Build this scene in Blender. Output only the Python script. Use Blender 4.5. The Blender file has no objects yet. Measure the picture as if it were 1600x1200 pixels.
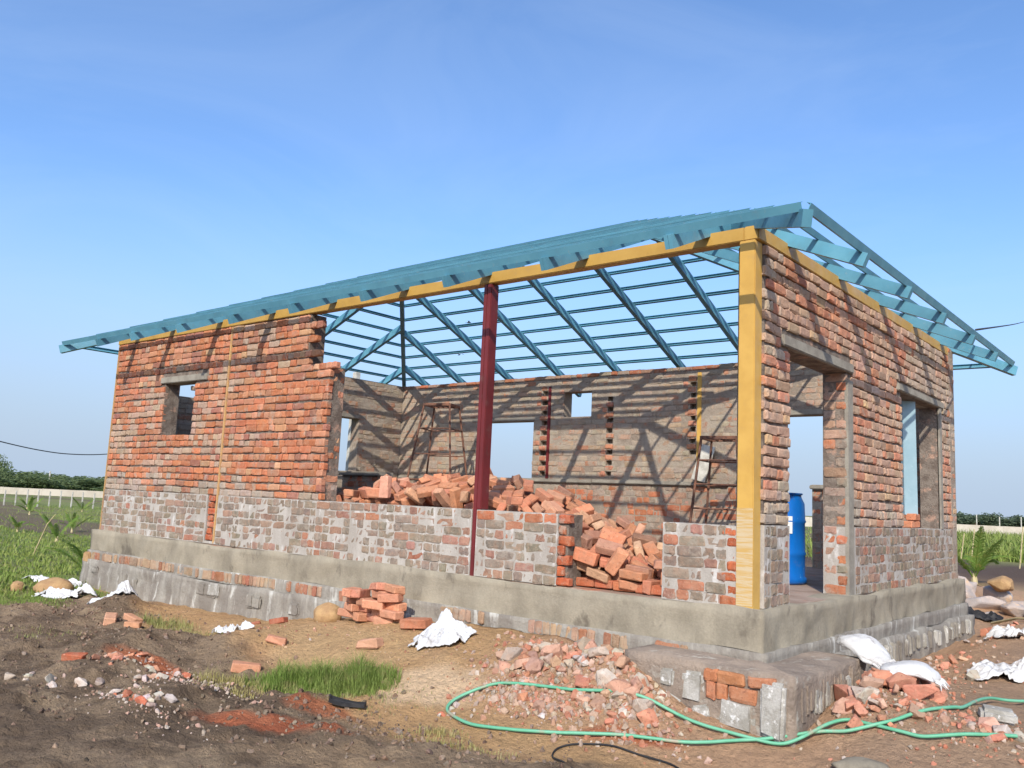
import bpy, bmesh, math, random
import numpy as np
from mathutils import Vector, Matrix, Euler

# ------------------------------------------------------------------ camera, sky, sun, exposure
scene = bpy.context.scene
COL = scene.collection
random.seed(11)
RNG = np.random.default_rng(11)

CAM_POS = Vector((2.662, -6.007, 0.687))
YAW, PITCH, ROLL, FPX = -0.6981, 0.1353, 0.0461, 1349.4

def cam_axes():
    f = Vector((math.sin(YAW) * math.cos(PITCH), math.cos(YAW) * math.cos(PITCH), math.sin(PITCH)))
    r = Vector((math.cos(YAW), -math.sin(YAW), 0))
    u = r.cross(f)
    c, s = math.cos(ROLL), math.sin(ROLL)
    return r * c + u * s, u * c - r * s, f

cam = bpy.data.cameras.new('camera')
cam_ob = bpy.data.objects.new('camera', cam)
COL.objects.link(cam_ob)
_r, _u, _f = cam_axes()
cam_ob.matrix_world = Matrix(((_r.x, _u.x, -_f.x, CAM_POS.x), (_r.y, _u.y, -_f.y, CAM_POS.y), (_r.z, _u.z, -_f.z, CAM_POS.z), (0, 0, 0, 1)))
cam.sensor_width = 36.0
cam.lens = FPX / 1600 * 36.0
cam.clip_start = 0.05
cam.clip_end = 5000
scene.camera = cam_ob

SUN_DIR = Vector((-0.57, 1.0, -0.78)).normalized()          # way the light travels
world = bpy.data.worlds.new('World')
scene.world = world
world.use_nodes = True
wn = world.node_tree
bg = wn.nodes['Background']
sky = wn.nodes.new('ShaderNodeTexSky')
sky.sky_type = 'NISHITA'
sky.sun_disc = False
sky.sun_elevation = math.asin(-SUN_DIR.z)
sky.sun_rotation = math.atan2(-SUN_DIR.x, -SUN_DIR.y)
sky.altitude = 0
sky.air_density = 0.95
sky.dust_density = 1.6
sky.ozone_density = 6.8
# thin high haze: the sky colour lifted a little where a wispy noise is strong
tc = wn.nodes.new('ShaderNodeTexCoord')
mp = wn.nodes.new('ShaderNodeMapping'); mp.inputs['Scale'].default_value = (1.6, 1.6, 5.0); mp.inputs['Rotation'].default_value = (.3, .5, .2)
cn = wn.nodes.new('ShaderNodeTexNoise'); cn.inputs['Scale'].default_value = 1.3; cn.inputs['Detail'].default_value = 7; cn.inputs['Roughness'].default_value = .62; cn.inputs['Distortion'].default_value = .8
cr = wn.nodes.new('ShaderNodeMapRange'); cr.inputs['From Min'].default_value = .42; cr.inputs['From Max'].default_value = .8; cr.inputs['To Max'].default_value = .13
cm = wn.nodes.new('ShaderNodeMix'); cm.data_type = 'RGBA'; cm.inputs[7].default_value = (3.4, 4.0, 4.8, 1)
wn.links.new(tc.outputs['Generated'], mp.inputs['Vector']); wn.links.new(mp.outputs[0], cn.inputs['Vector']); wn.links.new(cn.outputs['Fac'], cr.inputs['Value'])
wn.links.new(cr.outputs[0], cm.inputs[0]); wn.links.new(sky.outputs[0], cm.inputs[6]); 
sp = wn.nodes.new('ShaderNodeSeparateXYZ'); wn.links.new(tc.outputs['Generated'], sp.inputs[0])
hr = wn.nodes.new('ShaderNodeMapRange'); hr.interpolation_type = 'SMOOTHSTEP'          # pale haze lying all round the horizon
hr.inputs['From Min'].default_value = .34; hr.inputs['From Max'].default_value = -.01; hr.inputs['To Min'].default_value = 0; hr.inputs['To Max'].default_value = .96
hm = wn.nodes.new('ShaderNodeMix'); hm.data_type = 'RGBA'; hm.inputs[7].default_value = (1.95, 2.42, 3.10, 1)
wn.links.new(sp.outputs[2], hr.inputs['Value']); wn.links.new(hr.outputs[0], hm.inputs[0]); wn.links.new(cm.outputs[2], hm.inputs[6]); wn.links.new(hm.outputs[2], bg.inputs[0])
bg.inputs[1].default_value = 0.15
sun = bpy.data.lights.new('sun', 'SUN')
sun.energy = 2.95
sun.angle = math.radians(0.5)
sun.color = (1.0, 0.93, 0.82)
sun_ob = bpy.data.objects.new('sun', sun)
COL.objects.link(sun_ob)
sun_ob.rotation_euler = SUN_DIR.to_track_quat('-Z', 'Y').to_euler()
scene.view_settings.view_transform = 'Standard'
scene.view_settings.look = 'None'
scene.view_settings.exposure = 0.75
scene.view_settings.gamma = 1.0
scene.view_settings.use_curve_mapping = False

# ------------------------------------------------------------------ helpers
def rnd(a, b): return random.uniform(a, b)

def sm(t):
    t = np.clip(t, 0, 1)
    return t * t * (3 - 2 * t)

def vnoise(x, y, seed=0):
    """2D value noise, vectorised, about -1..1"""
    x = np.asarray(x, float); y = np.asarray(y, float)
    xi = np.floor(x).astype(np.int64); yi = np.floor(y).astype(np.int64)
    fx = x - xi; fy = y - yi
    fx = fx * fx * (3 - 2 * fx); fy = fy * fy * (3 - 2 * fy)
    def h(a, b):
        n = (a * 374761393 + b * 668265263 + seed * 974711) & 0x7fffffff
        n = ((n ^ (n >> 13)) * 1274126177) & 0x7fffffff
        n = n ^ (n >> 16)
        return (n & 0xffff) / 32767.5 - 1
    return (h(xi, yi) * (1 - fx) + h(xi + 1, yi) * fx) * (1 - fy) + (h(xi, yi + 1) * (1 - fx) + h(xi + 1, yi + 1) * fx) * fy

def fbm(x, y, oct=4, seed=0):
    s = 0; a = 1; t = 0
    for k in range(oct):
        s = s + a * vnoise(np.asarray(x) * 2 ** k, np.asarray(y) * 2 ** k, seed + k * 7); t += a; a *= .5
    return s / t

def add_obj(name, me, parent=None, mat=None):
    o = bpy.data.objects.new(name, me)
    COL.objects.link(o)
    if parent is not None: o.parent = parent
    if mat is not None and me is not None and len(me.materials) == 0: me.materials.append(mat)
    return o

def tag(o, label=None, cat=None, group=None, kind=None):
    if label: o['label'] = label
    if cat: o['category'] = cat
    if group: o['group'] = group
    if kind: o['kind'] = kind
    return o

def empty(name, loc=(0, 0, 0), rz=0, label=None, cat=None, group=None):
    o = bpy.data.objects.new(name, None)
    o.empty_display_size = .1
    COL.objects.link(o)
    o.location = loc; o.rotation_euler = (0, 0, rz)
    return tag(o, label, cat, group)

class MB:
    """collects shapes, builds ONE mesh"""
    def __init__(s): s.v = []; s.f = []; s.sm = False
    def raw(s, vs, fs):
        n = len(s.v); s.v += [tuple(v) for v in vs]; s.f += [tuple(i + n for i in f) for f in fs]
    def box(s, a, b):
        (x0, y0, z0), (x1, y1, z1) = a, b
        s.raw([(x0, y0, z0), (x1, y0, z0), (x1, y1, z0), (x0, y1, z0), (x0, y0, z1), (x1, y0, z1), (x1, y1, z1), (x0, y1, z1)],
              [(0, 3, 2, 1), (4, 5, 6, 7), (0, 1, 5, 4), (1, 2, 6, 5), (2, 3, 7, 6), (3, 0, 4, 7)])
        return s
    def prism(s, p0, p1, prof, up=(0, 0, 1)):
        """extrude a closed 2D profile (side, up) from p0 to p1"""
        p0 = Vector(p0); p1 = Vector(p1); d = (p1 - p0).normalized()
        side = d.cross(Vector(up)).normalized(); u = side.cross(d)
        n = len(prof)
        vs = [p0 + side * a + u * b for a, b in prof] + [p1 + side * a + u * b for a, b in prof]
        fs = [(i, (i + 1) % n, n + (i + 1) % n, n + i) for i in range(n)]
        fs += [tuple(range(n - 1, -1, -1)), tuple(range(n, 2 * n))]
        s.raw(vs, fs); return s
    def bar(s, p0, p1, w, h, up=(0, 0, 1)):
        return s.prism(p0, p1, [(-w / 2, -h / 2), (w / 2, -h / 2), (w / 2, h / 2), (-w / 2, h / 2)], up)
    def chan(s, p0, p1, w, h, t=.008, up=(0, 0, 1), flip=1):
        """C section: web upright, flanges to one side"""
        pr = [(-w / 2, -h / 2), (w / 2, -h / 2), (w / 2, -h / 2 + t), (-w / 2 + t, -h / 2 + t), (-w / 2 + t, h / 2 - t), (w / 2, h / 2 - t), (w / 2, h / 2), (-w / 2, h / 2)]
        if flip < 0: pr = [(-a, b) for a, b in pr][::-1]
        return s.prism(p0, p1, pr, up)
    def tube(s, pts, r, n=8, cap=True):
        pts = [Vector(p) for p in pts]; rings = []
        rr = r if isinstance(r, (list, tuple)) else [r] * len(pts)
        ref = Vector((0, 0, 1))
        for i, p in enumerate(pts):
            d = (pts[min(i + 1, len(pts) - 1)] - pts[max(i - 1, 0)]).normalized()
            a = d.cross(ref)
            if a.length < .05: a = d.cross(Vector((1, 0, 0)))
            a.normalize(); b = a.cross(d)
            rings.append([p + (a * math.cos(2 * math.pi * k / n) + b * math.sin(2 * math.pi * k / n)) * rr[i] for k in range(n)])
        vs = [v for ring in rings for v in ring]
        fs = [(i * n + k, i * n + (k + 1) % n, (i + 1) * n + (k + 1) % n, (i + 1) * n + k) for i in range(len(pts) - 1) for k in range(n)]
        if cap: fs += [tuple(range(n - 1, -1, -1)), tuple((len(pts) - 1) * n + k for k in range(n))]
        s.raw(vs, fs); return s
    def mesh(s, name, mat=None, smooth=False):
        me = bpy.data.meshes.new(name); me.from_pydata(s.v, [], s.f); me.update()
        bm = bmesh.new(); bm.from_mesh(me); bmesh.ops.recalc_face_normals(bm, faces=bm.faces); bm.to_mesh(me); bm.free()
        if smooth: me.polygons.foreach_set('use_smooth', [True] * len(me.polygons))
        if mat: me.materials.append(mat)
        return me
    def build(s, name, mat, parent=None, smooth=False):
        return add_obj(name, s.mesh(name, mat, smooth), parent)

def bevel_box(name, a, b, mat, parent=None, r=.01, jit=0, seg=2):
    me = bpy.data.meshes.new(name)
    bm = bmesh.new()
    bmesh.ops.create_cube(bm, size=1)
    for v in bm.verts:
        v.co = Vector([a[i] if v.co[i] < 0 else b[i] for i in range(3)]) + Vector((rnd(-jit, jit), rnd(-jit, jit), rnd(-jit, jit)))
    bmesh.ops.bevel(bm, geom=bm.edges[:], offset=r, segments=seg, affect='EDGES')
    bm.to_mesh(me); bm.free()
    me.materials.append(mat)
    return add_obj(name, me, parent)

# ------------------------------------------------------------------ materials
class NB:
    def __init__(s, name):
        s.m = bpy.data.materials.new(name); s.m.use_nodes = True
        s.t = s.m.node_tree; s.b = s.t.nodes['Principled BSDF']
        s.geo = s.t.nodes.new('ShaderNodeNewGeometry')
    def n(s, typ, **kw):
        o = s.t.nodes.new(typ)
        for k, v in kw.items(): setattr(o, k, v)
        return o
    def link(s, a, b): s.t.links.new(a, b)
    def noise(s, scale, detail=4, rough=.6, vec=None, stretch=None, dist=0):
        o = s.n('ShaderNodeTexNoise'); o.inputs['Scale'].default_value = scale; o.inputs['Detail'].default_value = detail; o.inputs['Roughness'].default_value = rough; o.inputs['Distortion'].default_value = dist
        src = vec or s.geo.outputs['Position']
        if stretch:
            mp = s.n('ShaderNodeMapping'); mp.inputs['Scale'].default_value = stretch; s.link(src, mp.inputs['Vector']); src = mp.outputs[0]
        s.link(src, o.inputs['Vector']); return o.outputs['Fac']
    def ramp(s, fac, lo, hi, a=0., b=1.):
        o = s.n('ShaderNodeMapRange'); o.inputs['From Min'].default_value = lo; o.inputs['From Max'].default_value = hi
        o.inputs['To Min'].default_value = a; o.inputs['To Max'].default_value = b; o.interpolation_type = 'SMOOTHSTEP'
        s.link(fac, o.inputs['Value']); return o.outputs[0]
    def mix(s, fac, a, b, mode='MIX'):
        o = s.n('ShaderNodeMix'); o.data_type = 'RGBA'; o.blend_type = mode
        for sock, v in ((o.inputs[0], fac), (o.inputs[6], a), (o.inputs[7], b)):
            if isinstance(v, (int, float)): sock.default_value = v
            elif isinstance(v, tuple): sock.default_value = (*v[:3], 1)
            else: s.link(v, sock)
        return o.outputs[2]
    def math(s, op, a, b=None):
        o = s.n('ShaderNodeMath'); o.operation = op
        for i, v in enumerate((a, b)):
            if v is None: continue
            if isinstance(v, (int, float)): o.inputs[i].default_value = v
            else: s.link(v, o.inputs[i])
        return o.outputs[0]
    def bump(s, h, strength=.4, dist=.01):
        o = s.n('ShaderNodeBump'); o.inputs['Strength'].default_value = strength; o.inputs['Distance'].default_value = dist
        s.link(h, o.inputs['Height']); s.link(o.outputs[0], s.b.inputs['Normal'])
    def fin(s, col, rough=.85, metal=0., spec=.3):
        if isinstance(col, tuple): s.b.inputs['Base Color'].default_value = (*col[:3], 1)
        else: s.link(col, s.b.inputs['Base Color'])
        if isinstance(rough, (int, float)): s.b.inputs['Roughness'].default_value = rough
        else: s.link(rough, s.b.inputs['Roughness'])
        s.b.inputs['Metallic'].default_value = metal
        s.b.inputs['Specular IOR Level'].default_value = spec
        return s.m

def src_color(n, src):
    if src == 'object': return n.n('ShaderNodeObjectInfo').outputs['Color']
    a = n.n('ShaderNodeAttribute'); a.attribute_name = 'col'; return a.outputs['Color']

def mat_brick(name, src, smear=.5, smear_lo=.54):
    n = NB(name)
    c = src_color(n, src)
    c = n.mix(1.0, c, n.mix(n.noise(16, 5, .65), (.55, .52, .50), (1.42, 1.42, 1.40)), 'MULTIPLY')
    c = n.mix(n.ramp(n.noise(11, 5, .7), .42, .66, 0, .38), c, (.40, .235, .15))          # pale dust
    c = n.mix(n.ramp(n.noise(70, 3), .60, .72, 0, .55), c, (.50, .34, .24))              # pale flecks
    c = n.mix(n.ramp(n.noise(48, 3, vec=None), .30, .40, .55, 0), c, (.12, .05, .035))   # burnt specks
    c = n.mix(n.ramp(n.noise(7, 6, .7), smear_lo, smear_lo + .1, 0, smear), c, (.33, .28, .225))  # mortar smeared over
    n.bump(n.math('ADD', n.noise(55, 6, .7), n.noise(14, 3)), .55, .012)
    return n.fin(c, .92, 0, .15)

def mat_two(name, c1, c2, scale=4, lo=.4, hi=.6, rough=.85, bscale=30, bstr=.3, bdist=.01, c3=None, s3=25, spec=.2, stretch=None, metal=0):
    n = NB(name)
    c = n.mix(n.ramp(n.noise(scale, 6, .65, stretch=stretch), lo, hi), c1, c2)
    if c3: c = n.mix(n.ramp(n.noise(s3, 5, .65, stretch=stretch), .55, .68), c, c3)
    c = n.mix(.35, c, n.mix(n.noise(bscale * 2.2, 3), (.45, .45, .45), (1.5, 1.5, 1.5)), 'MULTIPLY') if bstr > .1 else c
    n.bump(n.noise(bscale, 6, .68), bstr, bdist)
    return n.fin(c, rough, metal, spec)

def mat_paint(name, c1, c2, rough=.45, wear=.62, wearcol=None, stretch=None):
    n = NB(name)
    c = n.mix(n.ramp(n.noise(3.5, 5, .6, stretch=stretch), .35, .7), c1, c2)
    rv = n.ramp(n.n('ShaderNodeObjectInfo').outputs['Random'], 0, 1, .82, 1.14)
    cc = n.n('ShaderNodeCombineColor'); [n.link(rv, cc.inputs[i]) for i in range(3)]
    c = n.mix(1.0, c, cc.outputs[0], 'MULTIPLY')
    c = n.mix(n.ramp(n.noise(7, 6, .7), .55, .75, 0, .14), c, (.30, .26, .22))
    c = n.mix(n.ramp(n.noise(22, 6, .7), wear, wear + .08, 0, .8), c, wearcol or tuple(v * .6 for v in c1))
    n.bump(n.noise(40, 4), .08, .004)
    return n.fin(c, n.ramp(n.noise(9, 4), .3, .7, rough - .1, rough + .15), 0, .4)

M = {}
M['brick'] = mat_brick('fired brick', 'object', .55)
M['brick_dado'] = mat_brick('cement washed brick', 'object', .55, .52)
M['brick_loose'] = mat_brick('loose fired brick', 'object', .25, .62)
M['brick_stuff'] = mat_brick('fired brick courses', 'attr', .55)
M['brick_smear'] = mat_brick('mortar smeared brick', 'attr', .7, .47)
M['mortar'] = mat_two('raked mortar', (.225, .185, .15), (.13, .10, .08), 9, .35, .65, .95, 38, .8, .02, (.40, .25, .18), 6)
M['mortar_dado'] = mat_two('cement wash', (.42, .385, .34), (.33, .295, .255), 5, .35, .65, .95, 45, .5, .01, (.52, .49, .455), 8, stretch=(1, 1, .35))
M['cement'] = mat_two('smeared cement render', (.36, .305, .24), (.25, .20, .155), 2.6, .35, .62, .95, 26, .8, .02, (.33, .18, .115), 5)
M['concrete'] = mat_two('plinth concrete', (.315, .275, .205), (.225, .195, .145), 2.2, .35, .65, .93, 30, .6, .012, (.15, .128, .098), 3.2, stretch=(1, 1, .55))
M['footing'] = mat_two('footing plaster', (.31, .285, .24), (.21, .185, .155), 3, .35, .6, .95, 22, .8, .02, (.47, .45, .40), 4.5, stretch=(1.6, 1.6, .35))
M['step'] = mat_two('dusty stone ledge', (.31, .245, .19), (.22, .175, .14), 3, .35, .6, .95, 26, .9, .025, (.36, .33, .28), 7)
M['lintel'] = mat_two('lintel concrete', (.30, .275, .225), (.22, .195, .16), 5, .35, .65, .92, 50, .45, .008)
M['stone'] = mat_two('granite', (.42, .40, .36), (.30, .28, .24), 9, .4, .6, .9, 60, .7, .015, (.66, .65, .62), 20)
M['boulder'] = mat_two('weathered stone', (.42, .27, .13), (.33, .20, .10), 6, .4, .6, .92, 30, .6, .015)
M['rock'] = mat_two('quarry rock', (.46, .37, .31), (.34, .30, .28), 4, .4, .6, .92, 35, .6, .015, (.52, .37, .25), 8)
M['yellow'] = mat_paint('yellow steel paint', (.54, .325, .075), (.46, .265, .055), .45, .66, (.42, .2, .05))
M['yellow_dusty'] = mat_paint('dusty yellow paint', (.44, .27, .11), (.36, .20, .085), .7, .52, (.34, .22, .14))
M['red_steel'] = mat_paint('oxide red steel paint', (.175, .025, .026), (.13, .02, .02), .4, .68, (.30, .10, .08))
M['blue_steel'] = mat_paint('sky blue steel paint', (.105, .285, .37), (.078, .23, .31), .38, .60, (.17, .27, .31))
M['pale_blue'] = mat_paint('pale blue steel sheet', (.27, .38, .42), (.22, .33, .37), .5, .62, (.42, .55, .6))
M['rust'] = mat_two('rusty steel', (.20, .095, .06), (.11, .06, .045), 14, .4, .6, .85, 60, .3, .004)
M['drum'] = mat_paint('blue plastic', (.004, .145, .53), (.006, .11, .42), .4, .64, (.12, .32, .62), stretch=(1, 1, .3))
M['white_paper'] = mat_two('paper', (.78, .78, .75), (.70, .70, .67), 8, .4, .6, .8, 30, .1, .002)
M['sack'] = mat_two('white woven plastic', (.57, .56, .54), (.46, .45, .43), 5, .4, .65, .6, 90, .3, .004, (.30, .27, .25), 6, .35)
M['cloth'] = mat_two('white plastic sheet', (.58, .58, .57), (.48, .48, .48), 5, .4, .65, .5, 50, .2, .004, (.36, .34, .32), 5, .35)
M['hose'] = mat_two('green hose', (.10, .34, .20), (.14, .38, .24), 6, .4, .6, .5, 20, .05, .002, (.30, .27, .19), 3.5, .4)
M['black'] = mat_two('black rubber', (.018, .018, .02), (.035, .034, .034), 10, .4, .6, .6, 30, .3, .006)
M['white_post'] = mat_two('whitewashed post', (.52, .50, .44), (.38, .36, .31), 6, .4, .6, .9, 30, .3, .006)
M['far_wall'] = mat_two('pale compound wall', (.50, .45, .37), (.42, .37, .30), .5, .4, .6, .95, 4, .1, .01)
M['floor'] = mat_two('dusty floor', (.36, .27, .21), (.27, .19, .14), 2, .4, .6, .9, 30, .4, .01, (.43, .15, .075), 1.6)
M['wire'] = mat_two('cable', (.03, .03, .03), (.04, .04, .04), 3, .4, .6, .6, 20, .05, .001)

def mat_leaf(name, c1, c2, c3, trans=.25):
    n = NB(name)
    c = n.mix(n.ramp(n.noise(1.1, 4), .35, .65), c1, c2)
    c = n.mix(n.ramp(n.noise(9, 3), .5, .7), c, c3)
    m = n.fin(c, .6, 0, .25)
    if trans:
        t = n.n('ShaderNodeBsdfTranslucent'); n.link(c, t.inputs[0])
        mx = n.n('ShaderNodeMixShader'); mx.inputs[0].default_value = trans
        out = n.t.nodes['Material Output']
        n.link(n.b.outputs[0], mx.inputs[1]); n.link(t.outputs[0], mx.inputs[2]); n.link(mx.outputs[0], out.inputs['Surface'])
    return m
M['grass'] = mat_leaf('grass', (.20, .30, .06), (.26, .33, .09), (.42, .38, .17), .4)
M['dry_grass'] = mat_leaf('dry grass', (.36, .31, .12), (.22, .25, .08), (.45, .38, .2))
M['palm'] = mat_leaf('palm leaf', (.13, .23, .035), (.18, .27, .05), (.32, .32, .08), .4)
M['tree_leaf'] = mat_leaf('tree leaf', (.13, .18, .075), (.17, .22, .09), (.20, .24, .11), .45)
M['far_leaf'] = mat_leaf('far tree leaf', (.11, .15, .09), (.13, .17, .10), (.15, .19, .11), .4)
M['weed'] = mat_leaf('field weed', (.19, .27, .055), (.25, .30, .07), (.34, .32, .12), .3)
M['bark'] = mat_two('bark', (.16, .12, .085), (.10, .075, .055), 6, .4, .6, .95, 25, .5, .01)
M['stick'] = mat_two('bamboo', (.50, .42, .24), (.40, .33, .18), 6, .4, .6, .8, 25, .2, .004)

L, W, H = 10.112, 5.8405, 2.85
T = .23

# ------------------------------------------------------------------ the ground: one sheet to the horizon
def base_h(x, y):
    x = np.asarray(x, float); y = np.asarray(y, float)
    b = -.86
    zw = np.interp(x, [-14, -9.7, -8.5, -7.3, -6.0, -4.6, -3.3, -2.5, -1.6, -1.0, -.5, 0, .5, 1.2],
                   [-.82, -.79, -.8, -.76, -.75, -.6, -.44, -.43, -.42, -.48, -.56, -.68, -.72, -.74])
    wid = np.interp(x, [-9, -5, -2, 0], [1.0, 1.5, 1.5, 1.0])
    front = b + (zw - b) * sm(1 - (-y - .3) / wid)
    zr = np.interp(y, [-2, -.6, .1, .7, 1.3, 2.1, 3.1, 4.5, 6.5, 9, 14], [-.86, -.74, -.62, -.58, -.6, -.62, -.55, -.47, -.45, -.5, -.8])
    k = sm(x / .8) * sm((y + 1.0) / .8)
    z = front * (1 - k) + zr * k
    far = sm((np.hypot(x + 4, y - 2) - 9) / 8)
    z = z * (1 - far) - .86 * far
    left = sm((-10.3 - x) / 1.5)
    return z * (1 - left) - .85 * left

def gauss(x, y, cx, cy, rx, ry=None, rot=0):
    ry = ry or rx
    dx, dy = x - cx, y - cy
    c, s = math.cos(rot), math.sin(rot)
    u = (dx * c + dy * s) / rx; v = (-dx * s + dy * c) / ry
    return np.exp(-(u * u + v * v))

def dark_mask(x, y):
    """black soil, in front and to the left"""
    n = fbm(x * 1.3, y * 1.3, 4, 3) * .55
    edge = np.interp(x, [-14, -10, -8, -6.5, -5.0, -3.6, -2.8, -2.0, -1.4, -.6, .4, 1.0, 3], [-.1, -.3, -.55, -1.15, -1.35, -1.5, -1.85, -1.75, -1.78, -1.5, -1.3, -1.1, -.9])
    return sm((edge - y + n) / .45 + .5)

def bare_mask(x, y):
    """ploughed strips without weeds in the left field"""
    return sm((np.sin(np.asarray(y) * .55 + np.asarray(x) * .10 + 2.2 * fbm(np.asarray(x) * .16, np.asarray(y) * .3, 3, 23)) - .1) / .5)

def terrain(x, y):
    x = np.asarray(x, float); y = np.asarray(y, float)
    z = base_h(x, y)
    near = sm(1 - (np.hypot(x + 3, y + 1) - 14) / 20)
    inside = ((x > -10.0) & (x < 0) & (y > -.1) & (y < W)).astype(float)
    d = dark_mask(x, y)
    z = z + near * (.045 * fbm(x * .9, y * .9, 3, 1) + .03 * fbm(x * 3, y * 3, 4, 2) + d * (.10 * np.maximum(0, fbm(x * 2.6, y * 2.6, 5, 5)) + .06 * np.abs(fbm(x * 6, y * 6, 4, 6))) + .014 * fbm(x * 11, y * 11, 3, 8))
    # soil heaps and the rubble mounds
    for cx, cy, r, h in ((-7.6, -.85, .35, .16), (-5.2, -1.75, .45, .16), (-4.4, -1.3, .4, .10), (-4.5, -2.35, .45, .12), (-3.2, -2.75, .4, .08), (-2.6, -1.95, .35, .05), (-5.6, -2.5, .6, .06), (-6.4, -1.6, .5, .05)):
        z = z + h * gauss(x, y, cx, cy, r) * (1 + .6 * fbm(x * 5, y * 5, 3, 9))
    z = z + .09 * gauss(x, y, -.72, -.62, .32, .24) + .05 * gauss(x, y, -1.2, -.5, .7, .36) + .06 * gauss(x, y, -.75, -.8, .45)
    z = z + .17 * gauss(x, y, .78, .55, .38, .6) + .07 * gauss(x, y, 1.0, .1, .5, .3)
    z = z + .16 * gauss(x, y, -.3, 8.6, .9, 1.5)
    return z * (1 - inside) + (-1.1) * inside



def axis(segs, lo, hi, grow=1.22):
    a = []
    for s0, s1, st in segs: a += list(np.arange(s0, s1 - 1e-6, st))
    a.append(segs[-1][1])
    st = segs[-1][2]; v = a[-1]
    while v < hi: st *= grow; v += st; a.append(v)
    st = segs[0][2]; v = a[0]; b = []
    while v > lo: st *= grow; v -= st; b.append(v)
    return np.array(b[::-1] + a)

gx = axis([(-13, -6, .07), (-6, 2.2, .036), (2.2, 4, .1)], -2500, 2500)
gy = axis([(-4.6, -.1, .036), (-.1, 3.2, .06), (3.2, 12, .12)], -600, 2500)
GX, GY = np.meshgrid(gx, gy)
GZ = terrain(GX, GY)
import bisect
_gx, _gy = gx.tolist(), gy.tolist()
def gz(x, y):
    """height of the built ground sheet at x, y"""
    i = min(max(bisect.bisect_right(_gx, x) - 1, 0), len(_gx) - 2); j = min(max(bisect.bisect_right(_gy, y) - 1, 0), len(_gy) - 2)
    a = (x - _gx[i]) / (_gx[i + 1] - _gx[i]); b = (y - _gy[j]) / (_gy[j + 1] - _gy[j])
    return float((GZ[j, i] * (1 - a) + GZ[j, i + 1] * a) * (1 - b) + (GZ[j + 1, i] * (1 - a) + GZ[j + 1, i + 1] * a) * b)
nv = GX.size
verts = np.stack([GX.ravel(), GY.ravel(), GZ.ravel()], 1)
nxx, nyy = len(gx), len(gy)
ii = (np.arange(nyy - 1)[:, None] * nxx + np.arange(nxx - 1)[None]).ravel()
faces = np.stack([ii, ii + 1, ii + nxx + 1, ii + nxx], 1)
me = bpy.data.meshes.new('ground')
me.from_pydata(verts.tolist(), [], faces.tolist()); me.update()
me.polygons.foreach_set('use_smooth', [True] * len(me.polygons))

def lerpc(c, col, m): return c * (1 - m[:, None]) + np.array(col)[None] * m[:, None]
X, Y = GX.ravel(), GY.ravel()
n1 = fbm(X * 1.2, Y * 1.2, 5, 21); n2 = fbm(X * 5, Y * 5, 4, 22); n3 = fbm(X * .35, Y * .35, 3, 23)
C = np.tile(np.array([.40, .265, .145]), (nv, 1))                     # ochre bank soil
C = lerpc(C, (.47, .335, .205), sm(n1 * 1.6 + .2) * .6)
C = lerpc(C, (.33, .20, .125), sm(n2 * 1.4) * .5)
pinkish = sm((X + 2.2) / .8) * sm((Y + 1.4) / .5)
C = lerpc(C, (.40, .265, .185), pinkish * .8)                        # brick dust by the corner
C = lerpc(C, (.33, .235, .17), sm((X - .5) / .5) * .9)
blob = lambda cx, cy, rx, ry, rot=0, a=.55: sm((gauss(X, Y, cx, cy, rx, ry, rot) + .35 * n1 + .12 * n2 - a * .5) / .35)
C = lerpc(C, (.56, .43, .30), blob(-2.05, -1.2, .75, .38, .3, .7) * .95)      # pale sand
C = lerpc(C, (.42, .30, .17), blob(-3.4, -.9, 1.0, .35, .1, .7) * .6)
D = dark_mask(X, Y)
dk = np.tile(np.array([.195, .150, .108]), (nv, 1))
dk = lerpc(dk, (.265, .205, .148), sm(n1 * 1.5 + .35) * .75)
dk = lerpc(dk, (.095, .070, .052), sm(n2 * 2.4 + .05) * .7)
dk = lerpc(dk, (.10, .075, .057), sm((fbm(X * .8 + 7, Y * 1.4, 4, 44) - .05) / .35) * .7)
dk = lerpc(dk, (.32, .25, .175), sm((fbm(X * 1.6, Y * 4, 4, 31) - .12) / .3) * .6)
C = C * (1 - D[:, None]) + dk * D[:, None]
C = lerpc(C, (.40, .115, .055), blob(-2.3, -2.35, .85, .24, .42, .72) * .75)    # brick red dust
C = lerpc(C, (.36, .12, .06), blob(-2.4, -1.9, .45, .18, .2, .7) * .75)
C = lerpc(C, (.38, .12, .06), blob(-.35, -1.0, .6, .13, .35, .9) * .85)
C = lerpc(C, (.36, .12, .06), blob(-4.5, -2.15, .55, .22, .2, .8) * .85)
C = lerpc(C, (.27, .20, .135), blob(-1.6, -2.6, .9, .3, .3, .9) * .6)
# fields: patches of grass and bare black earth
dist = np.hypot(X + 3, Y - 2)
fieldL = sm((-9.2 - X) / 1.6) * (1 - sm((-Y - 1.6 - .35 * (-X - 9)) / .8))
fieldB = sm((Y - 14) / 10)
fld = np.clip(fieldL + fieldB, 0, 1)
fc = np.tile(np.array([.17, .215, .065]), (nv, 1))
fc = lerpc(fc, (.25, .255, .10), sm(n1 * 1.5 + .3) * .7)
fc = lerpc(fc, (.26, .225, .12), sm((n3 + .1 * n2) * 2 - .1) * .55)
bare = bare_mask(X, Y) * (X < -5)
fc = lerpc(fc, (.17, .125, .085), bare * .9)
rb = sm((Y - 15) / 6) * (1 - sm((Y - 31 + 2 * n1) / 3)) * (X > -14)
fc = lerpc(fc, (.115, .078, .058), rb)
C = C * (1 - fld[:, None]) + fc * fld[:, None]
C = C * (1 - fld[:, None]) * np.array([1.30, 1.22, 1.10])[None] + C * fld[:, None]
ca = me.color_attributes.new('col', 'FLOAT_COLOR', 'POINT')
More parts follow.
